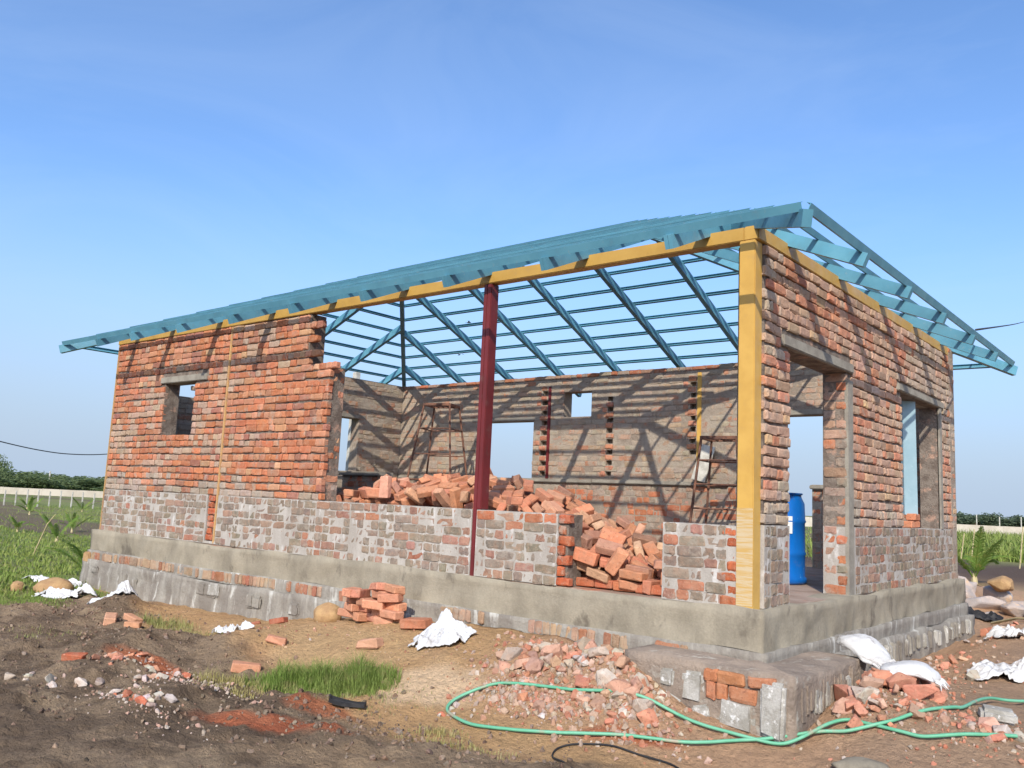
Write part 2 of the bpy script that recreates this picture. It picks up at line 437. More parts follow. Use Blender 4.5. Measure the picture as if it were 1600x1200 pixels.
ca.data.foreach_set('color', np.concatenate([C, np.ones((nv, 1))], 1).astype(np.float32).ravel())

n = NB('earth')
c = src_color(n, 'attr')
c = n.mix(1.0, c, n.mix(n.noise(26, 6, .72), (.5, .49, .48), (1.5, 1.48, 1.45)), 'MULTIPLY')
c = n.mix(n.ramp(n.noise(95, 3, .6), .66, .74, 0, .6), c, (.42, .33, .25))
c = n.mix(n.ramp(n.noise(60, 4, .7), .30, .38, .6, 0), c, (.05, .038, .03))
n.bump(n.math('ADD', n.noise(34, 8, .75), n.math('MULTIPLY', n.noise(9, 4), 1.5)), 1.0, .05)
M['earth'] = n.fin(c, .95, 0, .15)
ground = add_obj('ground', me, None, M['earth'])
tag(ground, 'bare dark and ochre building-site earth running out to green fields', 'ground', kind='structure')

# ------------------------------------------------------------------ the unfinished house
house = empty('unfinished_house', (0, 0, 0), 0, 'unfinished roofless red brick house with blue steel roof frame and yellow beams', 'house')

def wall_body(name, mat, axis_, u0, u1, z0, z1, v0, v1, holes, niches=(), label=None, nd=.11, face=-1):
    """upright wall along u (x or y) with real openings; v0 is the visible face; niches are pockets from v0 inwards"""
    us = sorted({u0, u1, *[min(max(h[i], u0), u1) for h in list(holes) + list(niches) for i in (0, 1)]})
    zs = sorted({z0, z1, *[min(max(h[i], z0), z1) for h in list(holes) + list(niches) for i in (2, 3)]})
    vm = v0 + (nd if v1 > v0 else -nd)
    vs = [v0, vm, v1] if niches else [v0, v1]
    def inh(hs, u, z): return any(h[0] < u < h[1] and h[2] < z < h[3] for h in hs)
    occ = {}
    for i in range(len(us) - 1):
        for k in range(len(zs) - 1):
            uc, zc = (us[i] + us[i + 1]) / 2, (zs[k] + zs[k + 1]) / 2
            for j in range(len(vs) - 1):
                occ[i, j, k] = not inh(holes, uc, zc) and not (j == 0 and inh(niches, uc, zc))
    V = {}; vl = []; F = []
    def vid(i, j, k):
        if (i, j, k) not in V:
            V[i, j, k] = len(vl)
            u, v, z = us[i], vs[j], zs[k]
            vl.append((u, v, z) if axis_ == 'x' else (v, u, z))
        return V[i, j, k]
    quads = {(-1, 0, 0): [(0, 0, 0), (0, 0, 1), (0, 1, 1), (0, 1, 0)], (1, 0, 0): [(1, 0, 0), (1, 1, 0), (1, 1, 1), (1, 0, 1)],
             (0, -1, 0): [(0, 0, 0), (1, 0, 0), (1, 0, 1), (0, 0, 1)], (0, 1, 0): [(0, 1, 0), (0, 1, 1), (1, 1, 1), (1, 1, 0)],
             (0, 0, -1): [(0, 0, 0), (0, 1, 0), (1, 1, 0), (1, 0, 0)], (0, 0, 1): [(0, 0, 1), (1, 0, 1), (1, 1, 1), (0, 1, 1)]}
    for (i, j, k), on in occ.items():
        if not on: continue
        for d, q in quads.items():
            if not occ.get((i + d[0], j + d[1], k + d[2]), False):
                F.append([vid(i + a, j + b, k + c) for a, b, c in q])
    mb = MB(); mb.v = vl; mb.f = F
    o = mb.build(name, mat, house)
    if label: o['label'] = label
    return o

# --- brick shapes: a hand-made face, rounded and uneven, open at the back
def brick_variant(Ln, h, round_=.0055, jit=.005, depth=.06):
    us = [-.5 * Ln, -.5 * Ln + .018, rnd(-.1, .1) * Ln, .5 * Ln - .018, .5 * Ln]
    zs = [-.5 * h, -.5 * h + .014, .5 * h - .014, .5 * h]
    V = []
    for j, z in enumerate(zs):
        for i, u in enumerate(us):
            eu = i in (0, 4); ez = j in (0, 3)
            y = rnd(-.0035, .0035)
            uu, zz = u, z
            if eu or ez:
                y += round_ * rnd(.6, 1.5)
                uu += rnd(-jit, jit); zz += rnd(-jit, jit)
            if eu and ez:
                y += round_ * rnd(.2, 1.6); uu *= rnd(.95, 1.0); zz *= rnd(.84, 1.0)
            V.append((uu, y, zz))
    F = []
    for j in range(3):
        for i in range(4):
            a = j * 5 + i; F.append((a, a + 1, a + 6, a + 5))
    ring = [0, 1, 2, 3, 4, 9, 14, 19, 18, 17, 16, 15, 10, 5]
    n = len(V)
    for r_ in ring: V.append((V[r_][0], depth, V[r_][2]))
    for k in range(14):
        a, b = ring[k], ring[(k + 1) % 14]
        F.append((b, a, n + k, n + (k + 1) % 14))
    return np.array(V), F

VAR = {}
for key, Ln, h in (('s', .215, .073), ('h', .104, .073), ('e', .07, .11)):
    VAR[key] = [brick_variant(Ln, h) for _ in range(10)]
    VAR[key + 'f'] = [brick_variant(Ln, h, .0028, .006, .03) for _ in range(10)]      # cement-washed: flush, blurred outline
REF = {'s': (.215, .073), 'h': (.104, .073), 'e': (.07, .11)}
VMESH = {}
def var_mesh(key, i, mat):
    k = (key, i, mat.name)
    if k not in VMESH:
        V, F = VAR[key][i]
        me = bpy.data.meshes.new('brick'); me.from_pydata(V.tolist(), [], F); me.update()
        me.materials.append(mat)
        VMESH[k] = me
    return VMESH[k]

def jc(c, a=.12):
    k = 1 + rnd(-a, a) * 1.6
    return tuple(max(.01, v * k * (1 + rnd(-a, a) * .5)) for v in c)

def pick_col(style, u, z):
    k = {'front': .99, 'side': 1.05, 'dado': .74, 'low': .76, 'raw': .8, 'smear': .95, 'inner': .85, 'base': .74}.get(style, .8)
    c = pick_raw(style, u, z)
    return (c[0] * k, c[1] * k, c[2] * k * .97)

def pick_raw(style, u, z):
    g = float(fbm(u * .9 + 40, z * 1.6, 3, 77)) + rnd(-.3, .3)
    r = random.random()
    if style in ('front', 'side') and z < .80 and random.random() < .62 - (z - .6) * 2.6: return jc((.33, .27, .23), .1)
    if style == 'front':
        if g > .36: return jc((.38, .27, .205), .09)
        if r < .05: return jc((.47, .28, .165))
        if r < .16: return jc((.30, .13, .095))
        if r < .50: return jc((.44, .205, .125))
        return jc((.43, .155, .08))
    if style == 'side':
        if g > .12: return jc((.39, .31, .245), .08)
        if r < .04: return jc((.47, .32, .20))
        if r < .18: return jc((.34, .22, .165))
        if r < .72: return jc((.42, .275, .205), .09)
        return jc((.45, .20, .125))
    if style == 'dado':
        if r < .05: return jc((.42, .20, .135))
        if r < .28: return jc((.36, .235, .19))
        return jc((.285, .24, .195), .1)
    if style == 'low':
        if r < .06: return jc((.44, .19, .12))
        if r < .34: return jc((.38, .215, .165))
        return jc((.295, .245, .20), .1)
    if style == 'raw': return jc((.46, .12, .055))
    if style == 'smear':
        if r < .14: return jc((.40, .20, .13))
        if r < .5: return jc((.36, .255, .185), .1)
        return jc((.36, .30, .235), .08)
    if style == 'inner':
        if r < .38: return jc((.46, .165, .09))
        if r < .7: return jc((.38, .24, .18))
        return jc((.30, .25, .21))
    if style == 'base': return jc((.46, .31, .215), .14) if r < .75 else jc((.42, .18, .11))
    return jc((.43, .14, .075))

def inside_hole(holes, a, b, z0, z1):
    """clip the run a..b against openings at this course; returns list of free runs"""
    runs = [(a, b)]
    for h in holes:
        if h[2] < z1 - .02 and h[3] > z0 + .02:
            nr = []
            for p, q in runs:
                if h[1] <= p or h[0] >= q: nr.append((p, q)); continue
                if h[0] > p: nr.append((p, h[0]))
                if h[1] < q: nr.append((h[1], q))
            runs = nr
    return runs

def courses(u0, u1, z0, z1, holes, style, flush=False, course=.0857, end_fn=None, rows=None, proud=.0, wob=.008, start_fn=None):
    """list of bricks (key, u, z, len, h, proud, rot, colour)"""
    out = []
    nk = max(1, round((z1 - z0) / course)); ch = (z1 - z0) / nk
    for k in range(nk):
        za, zb = z0 + k * ch, z0 + (k + 1) * ch
        e = end_fn(k, za) if end_fn else u1
        s0 = start_fn(k, za) if start_fn else u0
        kind = rows(k) if rows else ('h' if k % 4 == 2 else 's')
        for a, b in inside_hole(holes, s0, e, za, zb):
            u = a
            first = True
            while u < b - .035:
                kk = kind
                if kk == 's' and random.random() < .27: kk = 'h'
                if kk == 'h' and random.random() < .10: kk = 's'
                ln = {'s': .227, 'h': .114, 'e': .078}[kk] * rnd(.94, 1.06)
                if first and k % 2 and kk == 's': ln *= .55; 
                first = False
                if u + ln > b - .05: ln = b - u
                if ln > .27: ln = ln / 2
                key = 's' if ln > .155 else 'h'
                w = wob * float(vnoise(u * 1.7 + 3.1, za * 4.3, 50 + k))
                jt = rnd(.001, .008) if not flush else rnd(.008, .018)
                out.append((key, u + ln / 2, (za + zb) / 2 + w, ln - jt, ch - (rnd(.008, .020) if not flush else rnd(.008, .016)), proud + rnd(-.006, .006), (rnd(-.012, .012), rnd(-.018, .018), rnd(-.02, .02)), pick_col(style, u, za)))
                u += ln
    return out

def lay(bricks, parent, orient, face, mat, stuff_mat, limit=300, name='brick', flush=False, stuff_name='brick_courses'):
    """orient 'x': wall runs along x and looks to -y; 'y': runs along y and looks to +x. Nearest ones become objects."""
    def pos(b):
        return Vector((b[1], face - b[5], b[2])) if orient == 'x' else Vector((face + b[5], b[1], b[2]))
    bs = sorted(bricks, key=lambda b: (pos(b) - CAM_POS).length / math.sqrt(b[3] * b[4]))
    sub = bs[:limit]; rest = bs[limit:]
    rz = 0 if orient == 'x' else math.pi / 2
    for b in sub:
        key = b[0] + ('f' if flush else '')
        o = bpy.data.objects.new(name, var_mesh(key, random.randrange(10), mat))
        COL.objects.link(o); o.parent = parent
        o.location = pos(b); o.rotation_euler = (b[6][0], b[6][1], rz + b[6][2])
        rl, rh = REF[b[0]]
        o.scale = (b[3] / rl, 1, b[4] / rh)
        o.color = (*b[7], 1)
    if rest:
        VV = []; FF = []; CC = []
        nb = 0
        for b in rest:
            key = b[0] + ('f' if flush else '')
            V, F = VAR[key][random.randrange(10)]
            rl, rh = REF[b[0]]
            mtx = np.array((Matrix.Translation(pos(b)) @ Euler((b[6][0], b[6][1], rz + b[6][2])).to_matrix().to_4x4()))
            P = V * np.array([b[3] / rl, 1, b[4] / rh])
            P = P @ mtx[:3, :3].T + mtx[:3, 3]
            VV.append(P); FF += [tuple(i + nb for i in f) for f in F]; nb += len(P)
            CC.append(np.tile(np.array([*b[7], 1.0]), (len(P), 1)))
        me = bpy.data.meshes.new(stuff_name); me.from_pydata(np.concatenate(VV).tolist(), [], FF); me.update()
        a = me.color_attributes.new('col', 'FLOAT_COLOR', 'POINT')
        a.data.foreach_set('color', np.concatenate(CC).astype(np.float32).ravel())
        me.materials.append(stuff_mat)
        o = add_obj(stuff_name, me, parent); tag(o, kind='stuff')

# --- openings (u0, u1, z0, z1)
F_WIN = (-8.64, -7.86, 1.355, 2.085)
S_DOOR = (.60, 1.93, -.1, 2.0)
S_WIN = (3.62, 5.13, .60, 2.03)
B_WIN = (-7.86, -6.56, 1.10, 2.085)
B_VENT = (-5.93, -5.37, 2.13, 2.55)
B_DOOR = (-2.45, -1.72, -.1, 2.05)
B_WIN2 = (-1.72, -.55, 1.10, 2.05)
L_WIN = (3.25, 4.55, 1.10, 2.09)
L_VENT = (.66, 1.32, 2.08, 2.55)

# front: tall pier, washed base, low walls
pier = wall_body('wall', M['mortar'], 'x', -L + .06, -5.055, .6, 2.1, .021, T, [F_WIN], label='tall brick pier with a small window opening')
pier_up = wall_body('wall', M['mortar'], 'x', -L + .06, -5.47, 2.1, 2.74, .021, T, [F_WIN], label='upper courses of the tall pier with a toothed ragged end')
tooth = {}
def pier_end(k, z):
    if z < 2.02: return -5.04 + rnd(-.012, .012)
    if z < 2.10: return -4.93
    return -5.45 + (rnd(.12, .22) if k % 2 else rnd(-.05, .05))
def pier_rows(k): return 'h' if k % 3 == 2 or k in (7, 19) else 's'
lint_f = (-8.74, -7.56, 2.085, 2.175)
strip2 = (-7.115, -7.065, 0, 2.8)
bf = courses(-L + .035, -5.04, .6, 2.74, [F_WIN, lint_f, strip2], 'front', end_fn=pier_end, rows=pier_rows, wob=.012)
lay(bf, pier, 'x', 0, M['brick'], M['brick_stuff'], 300)
# pier end face (looks to the opening): bricks half buried in mortar
be = [b for b in courses(.03, T - .005, .62, 2.1, [], 'front', rows=lambda k: 's' if k % 2 == 0 else 'h', proud=-.002) if random.random() < .5]
lay(be, pier, 'y', -5.052, M['brick_dado'], M['brick_smear'], 300, flush=True)

dado = wall_body('wall', M['mortar_dado'], 'x', -L + .05, -2.795, 0, .6, .006, T, [(-7.30, -7.06, .03, .6)], label='grey cement washed base of the front wall')
wall_body('wall', M['mortar'], 'x', -7.30, -7.06, .03, .6, .04, T, [], label='raw strip beside the yellow post')
rowsd = lambda k: 'h' if k % 2 == 0 else 's'
bd = courses(-L + .035, -5.1, 0, .6, [(-7.32, -7.05, 0, .6)], 'dado', rows=rowsd, proud=.002, flush=True)
bd += courses(-5.1, -2.80, 0, .6, [], 'low', rows=rowsd, proud=.002, flush=True)
lay(bd, dado, 'x', .004, M['brick_dado'], M['brick_smear'], 300, flush=True)
bt = courses(-7.29, -7.13, .03, .6, [], 'raw', rows=lambda k: 'h', end_fn=lambda k, z: -7.13 - (.05 if k % 2 else 0))
lay(bt, dado, 'x', .012, M['brick'], M['brick_stuff'], 300)
# capping course of the low wall (redder)
lowr = wall_body('wall', M['mortar_dado'], 'x', -2.735, -1.66, 0, .6, .006, T, [(-1.80, -1.66, 0, .6)], label='low wall right of the red post with raw toothed end')
bl = courses(-2.73, -1.80, 0, .515, [], 'low', rows=rowsd, proud=.002, flush=True)
lay(bl, lowr, 'x', .004, M['brick_dado'], M['brick_smear'], 300, flush=True)
bl = courses(-2.73, -1.80, .515, .6, [], 'inner', rows=lambda k: 's', proud=.002, flush=True)
lay(bl, lowr, 'x', .004, M['brick_dado'], M['brick_smear'], 300, flush=True)
wall_body('wall', M['mortar'], 'x', -1.80, -1.70, 0, .6, .03, T, [], label='toothed raw red end of the low wall')
bl = courses(-1.80, -1.66, 0, .6, [], 'raw', rows=lambda k: 'h', end_fn=lambda k, z: -1.66 - (.05 if k % 2 else 0) + rnd(-.01, .01))
lay(bl, lowr, 'x', .006, M['brick'], M['brick_stuff'], 300)
# bricks toothed into both sides of the red post's slot
bl = courses(-2.83, -2.79, 0, .6, [], 'inner', rows=lambda k: 'h') + []
stub = wall_body('wall', M['mortar_dado'], 'x', -.78, -.155, 0, .585, .006, T, [], label='short grey stub wall beside the yellow corner post')
bl = courses(-.77, -.24, 0, .585, [], 'low', rows=rowsd, proud=.002, flush=True)
lay(bl, stub, 'x', .004, M['brick_dado'], M['brick_smear'], 300, flush=True)
bl = courses(-.24, -.16, 0, .585, [], 'raw', rows=lambda k: 'h', start_fn=lambda k, z: -.24 + (.0 if k % 2 else -.06))
lay(bl, stub, 'x', .003, M['brick'], M['brick_stuff'], 300)
bl = courses(.02, T, 0, .585, [], 'low', rows=rowsd)

# side wall (looks to +x)
lint_d = (.44, 2.06, 2.0, 2.09); lint_w = (3.46, 5.30, 2.03, 2.115)
edge_strip = (1.93, 2.05, .0, 1.93)
side = wall_body('wall', M['mortar'], 'y', .13, W, 0.6, 2.74, -.021, -T, [S_DOOR, S_WIN], label='brick side wall with a doorway and a window opening')
def side_start(k, z): return .125 + (rnd(0, .03) if k % 2 else rnd(-.02, .0))
bs_ = courses(.13, W, .6, 2.74, [S_DOOR, S_WIN, lint_d, lint_w, edge_strip, (5.13, 5.22, .6, 2.03)], 'side', start_fn=side_start,
              rows=lambda k: 'h' if k % 3 == 1 else 's', wob=.013, end_fn=lambda k, z: W + rnd(-.02, .015))
lay(bs_, side, 'y', 0, M['brick'], M['brick_stuff'], 300)
sdado = wall_body('wall', M['mortar_dado'], 'y', .13, W, 0, .6, -.006, -T, [S_DOOR], label='grey cement washed base of the side wall')
bl = courses(.13, W, 0, .6, [(.58, 2.12, 0, .6)], 'dado', rows=lambda k: 'h', proud=.002, flush=True)
lay(bl, sdado, 'y', -.003, M['brick_dado'], M['brick_smear'], 300, flush=True)
# plastered edge right of the door, render round the window
mb = MB(); mb.box((-.03, 1.926, 0.002), (.003, 2.06, 1.93)); mb.build('plaster_strip', M['lintel'], house)
mb = MB(); mb.box((-.03, 5.13, .6), (.002, 5.22, 2.03)); mb.build('plaster_strip', M['lintel'], house)
# right door jamb: bricks and smeared mortar by turns
bj = [b for b in courses(-T + .008, -.012, 0, 2.0, [], 'inner', rows=lambda k: 's' if k % 2 == 0 else 'h', proud=.0) if not (b[0] == 'h' and random.random() < .35)]
lay(bj, side, 'x', 1.924, M['brick_dado'], M['brick_smear'], 300, flush=True)

# back wall (seen from inside, looks to -y) and left wall (inner side looks to +x)
YB = W - T
def chain(u, z0, z1, w=.11):
    nk = int((z1 - z0) / .0857); return [(u - w / 2 + rnd(-.01, .01), u + w / 2 + rnd(-.01, .01), z0 + k * .0857 + .006, z0 + (k + 1) * .0857 - .006) for k in range(0, nk, 2)]
NICHE = chain(-6.33, 1.14, 2.76, .13) + chain(-5.0, 1.16, 2.46) + chain(-3.52, 1.5, 2.76, .10)
back = wall_body('wall', M['cement'], 'x', -L, 0, 0, 2.77, YB + .006, W, [B_WIN, B_VENT, B_DOOR, B_WIN2], NICHE, 'cement smeared back wall with toothing holes and openings')
bb = courses(-9.86, -.25, 1.14, 2.77, [B_WIN, B_VENT, B_DOOR, B_WIN2] + NICHE, 'smear', rows=lambda k: 's')
bb = [b for b in bb if random.random() < .8]
lay(bb, back, 'x', YB + .001, M['brick_smear'], M['brick_smear'], 0, flush=True)
teeth = []
for u_, z0_, z1_ in ((-6.35, 1.14, 2.76), (-5.0, 1.16, 2.46), (-3.54, 1.5, 2.76)):      # raw brick ends left for toothing
    for k in range(int((z1_ - z0_) / .0857)):
        zc = z0_ + (k + .5) * .0857
        if k % 2: teeth.append(('h', u_ + rnd(-.012, .012), zc, rnd(.12, .15), .072, rnd(.0, .018), (0, rnd(-.04, .04), rnd(-.05, .05)), jc((.43, .185, .11))))
        elif random.random() < .45: teeth.append(('h', u_ - .11, zc, .085, .07, rnd(-.002, .006), (0, rnd(-.04, .04), 0), jc((.43, .19, .12))))
lay(teeth, back, 'x', YB - .004, M['brick'], M['brick_stuff'], 300)
bb = courses(-9.86, -2.5, 0, 1.04, [], 'inner', rows=rowsd, proud=.002, flush=True, course=.0945)
bb = [b for b in bb if b[1] > -5.9]
lay(bb, back, 'x', YB + .004, M['brick_dado'], M['brick_smear'], 300, flush=True)
bb = courses(-L, .0, 2.77, 2.85, [], 'inner', rows=lambda k: 's')
wall_body('wall', M['cement'], 'x', -L, 0, 2.77, 2.84, YB + .02, W, [], label='top course of the back wall')
lay(bb, back, 'x', YB + .004, M['brick'], M['brick_stuff'], 300)
bb = courses(-1.71, -.24, 0, 1.04, [], 'inner', rows=rowsd, proud=.002, flush=True)
lay(bb, back, 'x', YB + .004, M['brick_dado'], M['brick_smear'], 300, flush=True)
leftw = wall_body('wall', M['cement'], 'y', T - .004, YB, 0, 2.84, -L + T - .006, -L, [L_WIN, L_VENT], label='cement smeared end wall with a window opening')
bb = courses(.25, YB, .6, 2.84, [L_WIN, L_VENT], 'smear', rows=lambda k: 's')
lay([b for b in bb if random.random() < .85], leftw, 'y', -L + T - .001, M['brick_smear'], M['brick_smear'], 0, flush=True)
# half-height inner walls in the pier's shade
part_w = wall_body('wall', M['cement'], 'x', -7.75, -6.95, 0, .97, 2.5, 2.73, [], label='half height inner partition wall in the shade')
bl = courses(-7.75, -6.95, 0, .97, [], 'inner', rows=rowsd)
lay(bl, part_w, 'x', 2.497, M['brick_dado'], M['brick_smear'], 300, flush=True)
wall_body('wall', M['cement'], 'x', -8.9, -7.95, 0, .98, 2.75, 2.98, [], label='second half height inner partition wall')
bevel_box('sill', (-7.80, 2.46, .97), (-6.90, 2.76, 1.03), M['lintel'], house, .008)
# a brick sticking out beside the far vent
o = bpy.data.objects.new('brick', var_mesh('s', 3, M['brick'])); COL.objects.link(o); o.parent = leftw; o.location = (-9.96, 1.26, 2.24); o.color = (.36, .26, .2, 1); o.rotation_euler = (0, 0, math.pi / 2); o.scale = (.8, 1, 1)

# lintels, sills
def lintel(a, b, lab=None):
    o = bevel_box('lintel', a, b, M['lintel'], house, .008, .004)
    if lab: o['label'] = lab
lintel((lint_f[0], -.012, 2.085), (lint_f[1], T + .004, 2.172))
lintel((-T - .004, .44, 2.002), (.014, 2.06, 2.088))
lintel((-T - .004, 3.46, 2.032), (.014, 5.30, 2.113))
lintel((-T - .004, 3.52, 2.01), (-.13, 3.62, 2.0301))
lintel((-8.0, YB - .004, 2.087), (-6.42, W + .004, 2.16))
lintel((-2.6, YB - .004, 2.052), (-.4, W + .004, 2.125))
lintel((-L - .004, 3.1, 2.092), (-L + T + .004, 4.7, 2.165))
bevel_box('sill', (-9.82, YB - .05, 1.04), (-5.30, W + .003, 1.098), M['lintel'], house, .01, .004)
bevel_box('sill', (-5.28, YB - .052, 1.042), (-2.93, W + .002, 1.10), M['lintel'], house, .01, .004)
bevel_box('sill', (-1.74, YB - .05, 1.04), (-.25, W + .003, 1.098), M['lintel'], house, .01, .004)
bevel_box('sill', (-L - .01, 3.2, 1.03), (-L + T + .05, 4.6, 1.098), M['lintel'], house, .01, .004)

# floor, plinth beam, brick-on-edge band, footing
MB().box((-L + .02, .02, -.30), (-.02, W - .02, -.004)).build('floor', M['floor'], house)
def rough_band(name, mat, y0, x1, z0, z1, xa, ya, yb, amp=.008, step=.06, inner=.5, slope=0):
    """L-shaped band round the near corner: front face y=y0 from xa to x1, side face x=x1 from y0 to yb"""
    path = [(x, y0) for x in np.arange(xa, x1 - .02, step)] + [(x1, y) for y in np.arange(y0, yb, step)]
    nz = max(3, int((z1 - z0) / .05))
    V = []; F = []
    m = len(path)
    for i, (x, y) in enumerate(path):
        fr = y == y0
        for j in range(nz + 1):
            z = z0 + (z1 - z0) * j / nz
            s_ = i * step
            d = amp * float(fbm(s_ * 2.2, z * 7, 4, 91)) + amp * .6 * float(vnoise(s_ * 9, z * 14, 92)) - slope * (j / nz)
            zz = z + (amp * float(vnoise(s_ * 2.5, 3, 95)) if j in (0, nz) else 0)
            if i == len([1 for q in path if q[1] == y0]) : pass
            V.append((x, y - d, zz) if fr else (x + d, y, zz))
        zt = z1 + amp * float(vnoise(i * step * 2.5, 3, 95))
        V.append((min(x, x1 - inner), y + inner, zt) if fr else (x - inner, max(y, y0 + inner), zt))
    r = nz + 2
    for i in range(m - 1):
        for j in range(nz + 1):
            a = i * r + j; F.append((a, a + r, a + r + 1, a + 1))
    mb = MB(); mb.v = V; mb.f = F
    # closing ends
    mb.f.append(tuple(range(0, r))); mb.f.append(tuple((m - 1) * r + j for j in range(r - 1, -1, -1)))
    return mb.build(name, mat, house, True)
rough_band('plinth_beam', M['concrete'], -.062, .066, -.29, -.002, -L - .06, 0, W + .07, .022, .05, .27)
band = rough_band('footing_band', M['footing'], -.088, .095, -.42, -.285, -L - .09, 0, W + .10, .010, .06, .25)
be = []
u = -L - .08
while u < -.32:
    w = rnd(.068, .082)
    if random.random() < .16: w = .21
    if -4.05 < u < -3.2 or random.random() < .22: u += w; continue
    be.append(('e' if w < .1 else 's', u + w / 2, -.352 + .008 * math.sin(u * 2), w - .008, .105, rnd(-.004, .006), (0, rnd(-.03, .03), rnd(-.03, .03)), pick_col('base', u, 0)))
    u += w
lay(be, band, 'x', -.096, M['brick_dado'], M['brick_smear'], 300, flush=True)
bevel_box('quoin_brick', (-L - .13, -.13, -.45), (-L + .04, .1, -.31), M['boulder'], house, .015, .01)
rough_band('footing', M['footing'], -.15, .17, -1.1, -.42, -L - .15, 0, W + .16, .024, .06, .3, .03)
# wide stone step at the near corner
rough_band('corner_step', M['step'], -.50, .47, -1.1, -.345, -.78, 0, .88, .022, .05, .5)


def stone_mesh(sx, sy, sz, seed, mat, r=.03, cuts=2):
    me = bpy.data.meshes.new('stone'); bm = bmesh.new()
    bmesh.ops.create_cube(bm, size=1)
    for v in bm.verts: v.co = Vector((v.co.x * sx, v.co.y * sy, v.co.z * sz)) + Vector([rnd(-.06, .06) * k for k in (sx, sy, sz)])
    bmesh.ops.bevel(bm, geom=bm.edges[:], offset=r, segments=2, affect='EDGES')
    for v in bm.verts:
        v.co += v.normal * (.014 * float(fbm(v.co.x * 9 + seed, v.co.z * 9 + v.co.y * 7, 2, seed)))
    bm.to_mesh(me); bm.free(); me.materials.append(mat); me.polygons.foreach_set('use_smooth', [False] * len(me.polygons))
    return me
def block(cx, cz, w, h, y=-.50, d=.12, mat='stone', rot=0, name='footing_stone'):
    o = add_obj(name, stone_mesh(w, d, h, random.randrange(99), M[mat], min(w, h) * .14), house)
    o.location = (cx, y + d / 2 - .012, cz); o.rotation_euler = (0, rot, 0); return o
block(.335, -.545, .165, .36, -.53, .14, rot=.03)                 # upright pale stone
block(.08, -.625, .27, .22, -.51, .12, rot=.06)
block(-.235, -.50, .17, .21, -.51, .12)
block(-.43, -.465, .10, .12, -.505, .1)
block(-.38, -.62, .16, .12, -.505, .1, rot=.3)
block(-.17, -.655, .12, .09, -.505, .1, rot=-.2)
for cx, cz, w, h in ((-.10, -.40, .10, .075), (.04, -.405, .20, .075), (.26, -.40, .19, .07), (-.10, -.50, .07, .11), (-.02, -.49, .08, .10), (.13, -.495, .19, .09)):
    o = bpy.data.objects.new('footing_brick', var_mesh('s' if w > .15 else 'h', random.randrange(10), M['brick_loose'])); COL.objects.link(o); o.parent = house
    o.location = (cx, -.515, cz); o.scale = (w / REF['s' if w > .15 else 'h'][0], 1, h / .073); o.color = (*jc((.37, .15, .075)), 1); o.rotation_euler = (0, rnd(-.05, .05), 0)
yy = -.40
while yy < .8:                                                      # slabs along the step's side
    d_ = rnd(.05, .13)
    o = add_obj('footing_stone', stone_mesh(.06, d_ * .9, rnd(.14, .25), random.randrange(99), M['stone'] if random.random() < .4 else M['step'], .012), house)
    o.location = (.451, yy + d_ / 2, -.51 + rnd(-.04, .02)); yy += d_
yy = 1.2
while yy < 5.8:
    d_ = rnd(.07, .13)
    if random.random() < .6:
        o = add_obj('footing_stone', stone_mesh(.05, d_ * .6, rnd(.12, .2), random.randrange(99), M['stone'] if random.random() < .45 else M['footing'], .012), house)
        o.location = (.150, yy + d_ / 2, -.53 + rnd(-.02, .02))
    yy += d_
for k in range(12):                                                # stones showing through the front footing
    xx = rnd(-10.2, -4.8); zz = rnd(-.72, -.5)
    o = add_obj('footing_stone', stone_mesh(rnd(.10, .24), .035, rnd(.1, .18), random.randrange(99), M['footing'] if random.random() < .6 else M['stone'], .02), house)
    o.location = (xx, -.138, zz)
# broken lump of mortar at the corner


# --- steel posts and wall beams
def painted_box(name, a, b, mat, r=.006): return bevel_box(name, a, b, M[mat], house, r)
o = painted_box('post', (-.158, -.012, -.01), (-.030, .118, 2.742), 'yellow'); o['label'] = 'yellow corner post with whitish cement streaks at its foot'
painted_box('post', (-L - .005, .004, 0), (-L + .03, .12, 2.742), 'yellow_dusty')
painted_box('post', (strip2[0] + .006, .002, .0), (strip2[1] - .006, .12, 2.742), 'yellow_dusty')
o = painted_box('post', (-2.79, .006, -.01), (-2.74, .11, 2.742), 'red_steel'); o['label'] = 'oxide red post standing in the low wall'
o = painted_box('post', (-2.7395, .002, .602), (-2.688, .112, 2.742), 'red_steel')
painted_box('post', (-6.255, YB - .016, 1.10), (-6.20, YB + .08, 2.66), 'red_steel')
painted_box('post', (-3.45, YB - .012, 1.10), (-3.385, YB + .08, 2.74), 'yellow')
o = painted_box('beam', (-L - .012, -.004, 2.745), (-.125, .11, 2.852), 'yellow'); o['label'] = 'long yellow beam along the front'
o = painted_box('beam', (-.123, -.006, 2.744), (-.005, W + .012, 2.854), 'yellow'); o['label'] = 'yellow beam along the side wall'
painted_box('beam', (-L - .01, .112, 2.746), (-L + .10, W - .12, 2.85), 'yellow')
painted_box('beam', (-L - .01, W - .118, 2.7445), (-.125, W + .004, 2.8505), 'yellow')
# cement streaks dragged across the foot of the corner post
n = NB('streaky cement'); 
c = n.mix(n.ramp(n.noise(5, 5, .6, stretch=(1, 1, 16)), .40, .60), (.47, .30, .10), (.49, .385, .235)); n.bump(n.noise(60, 4), .4, .004)
M['streak'] = n.fin(c, .85)
MB().box((-.1575, -.0145, .02), (-.0315, -.0125, .72)).build('cement_smear', M['streak'], house)

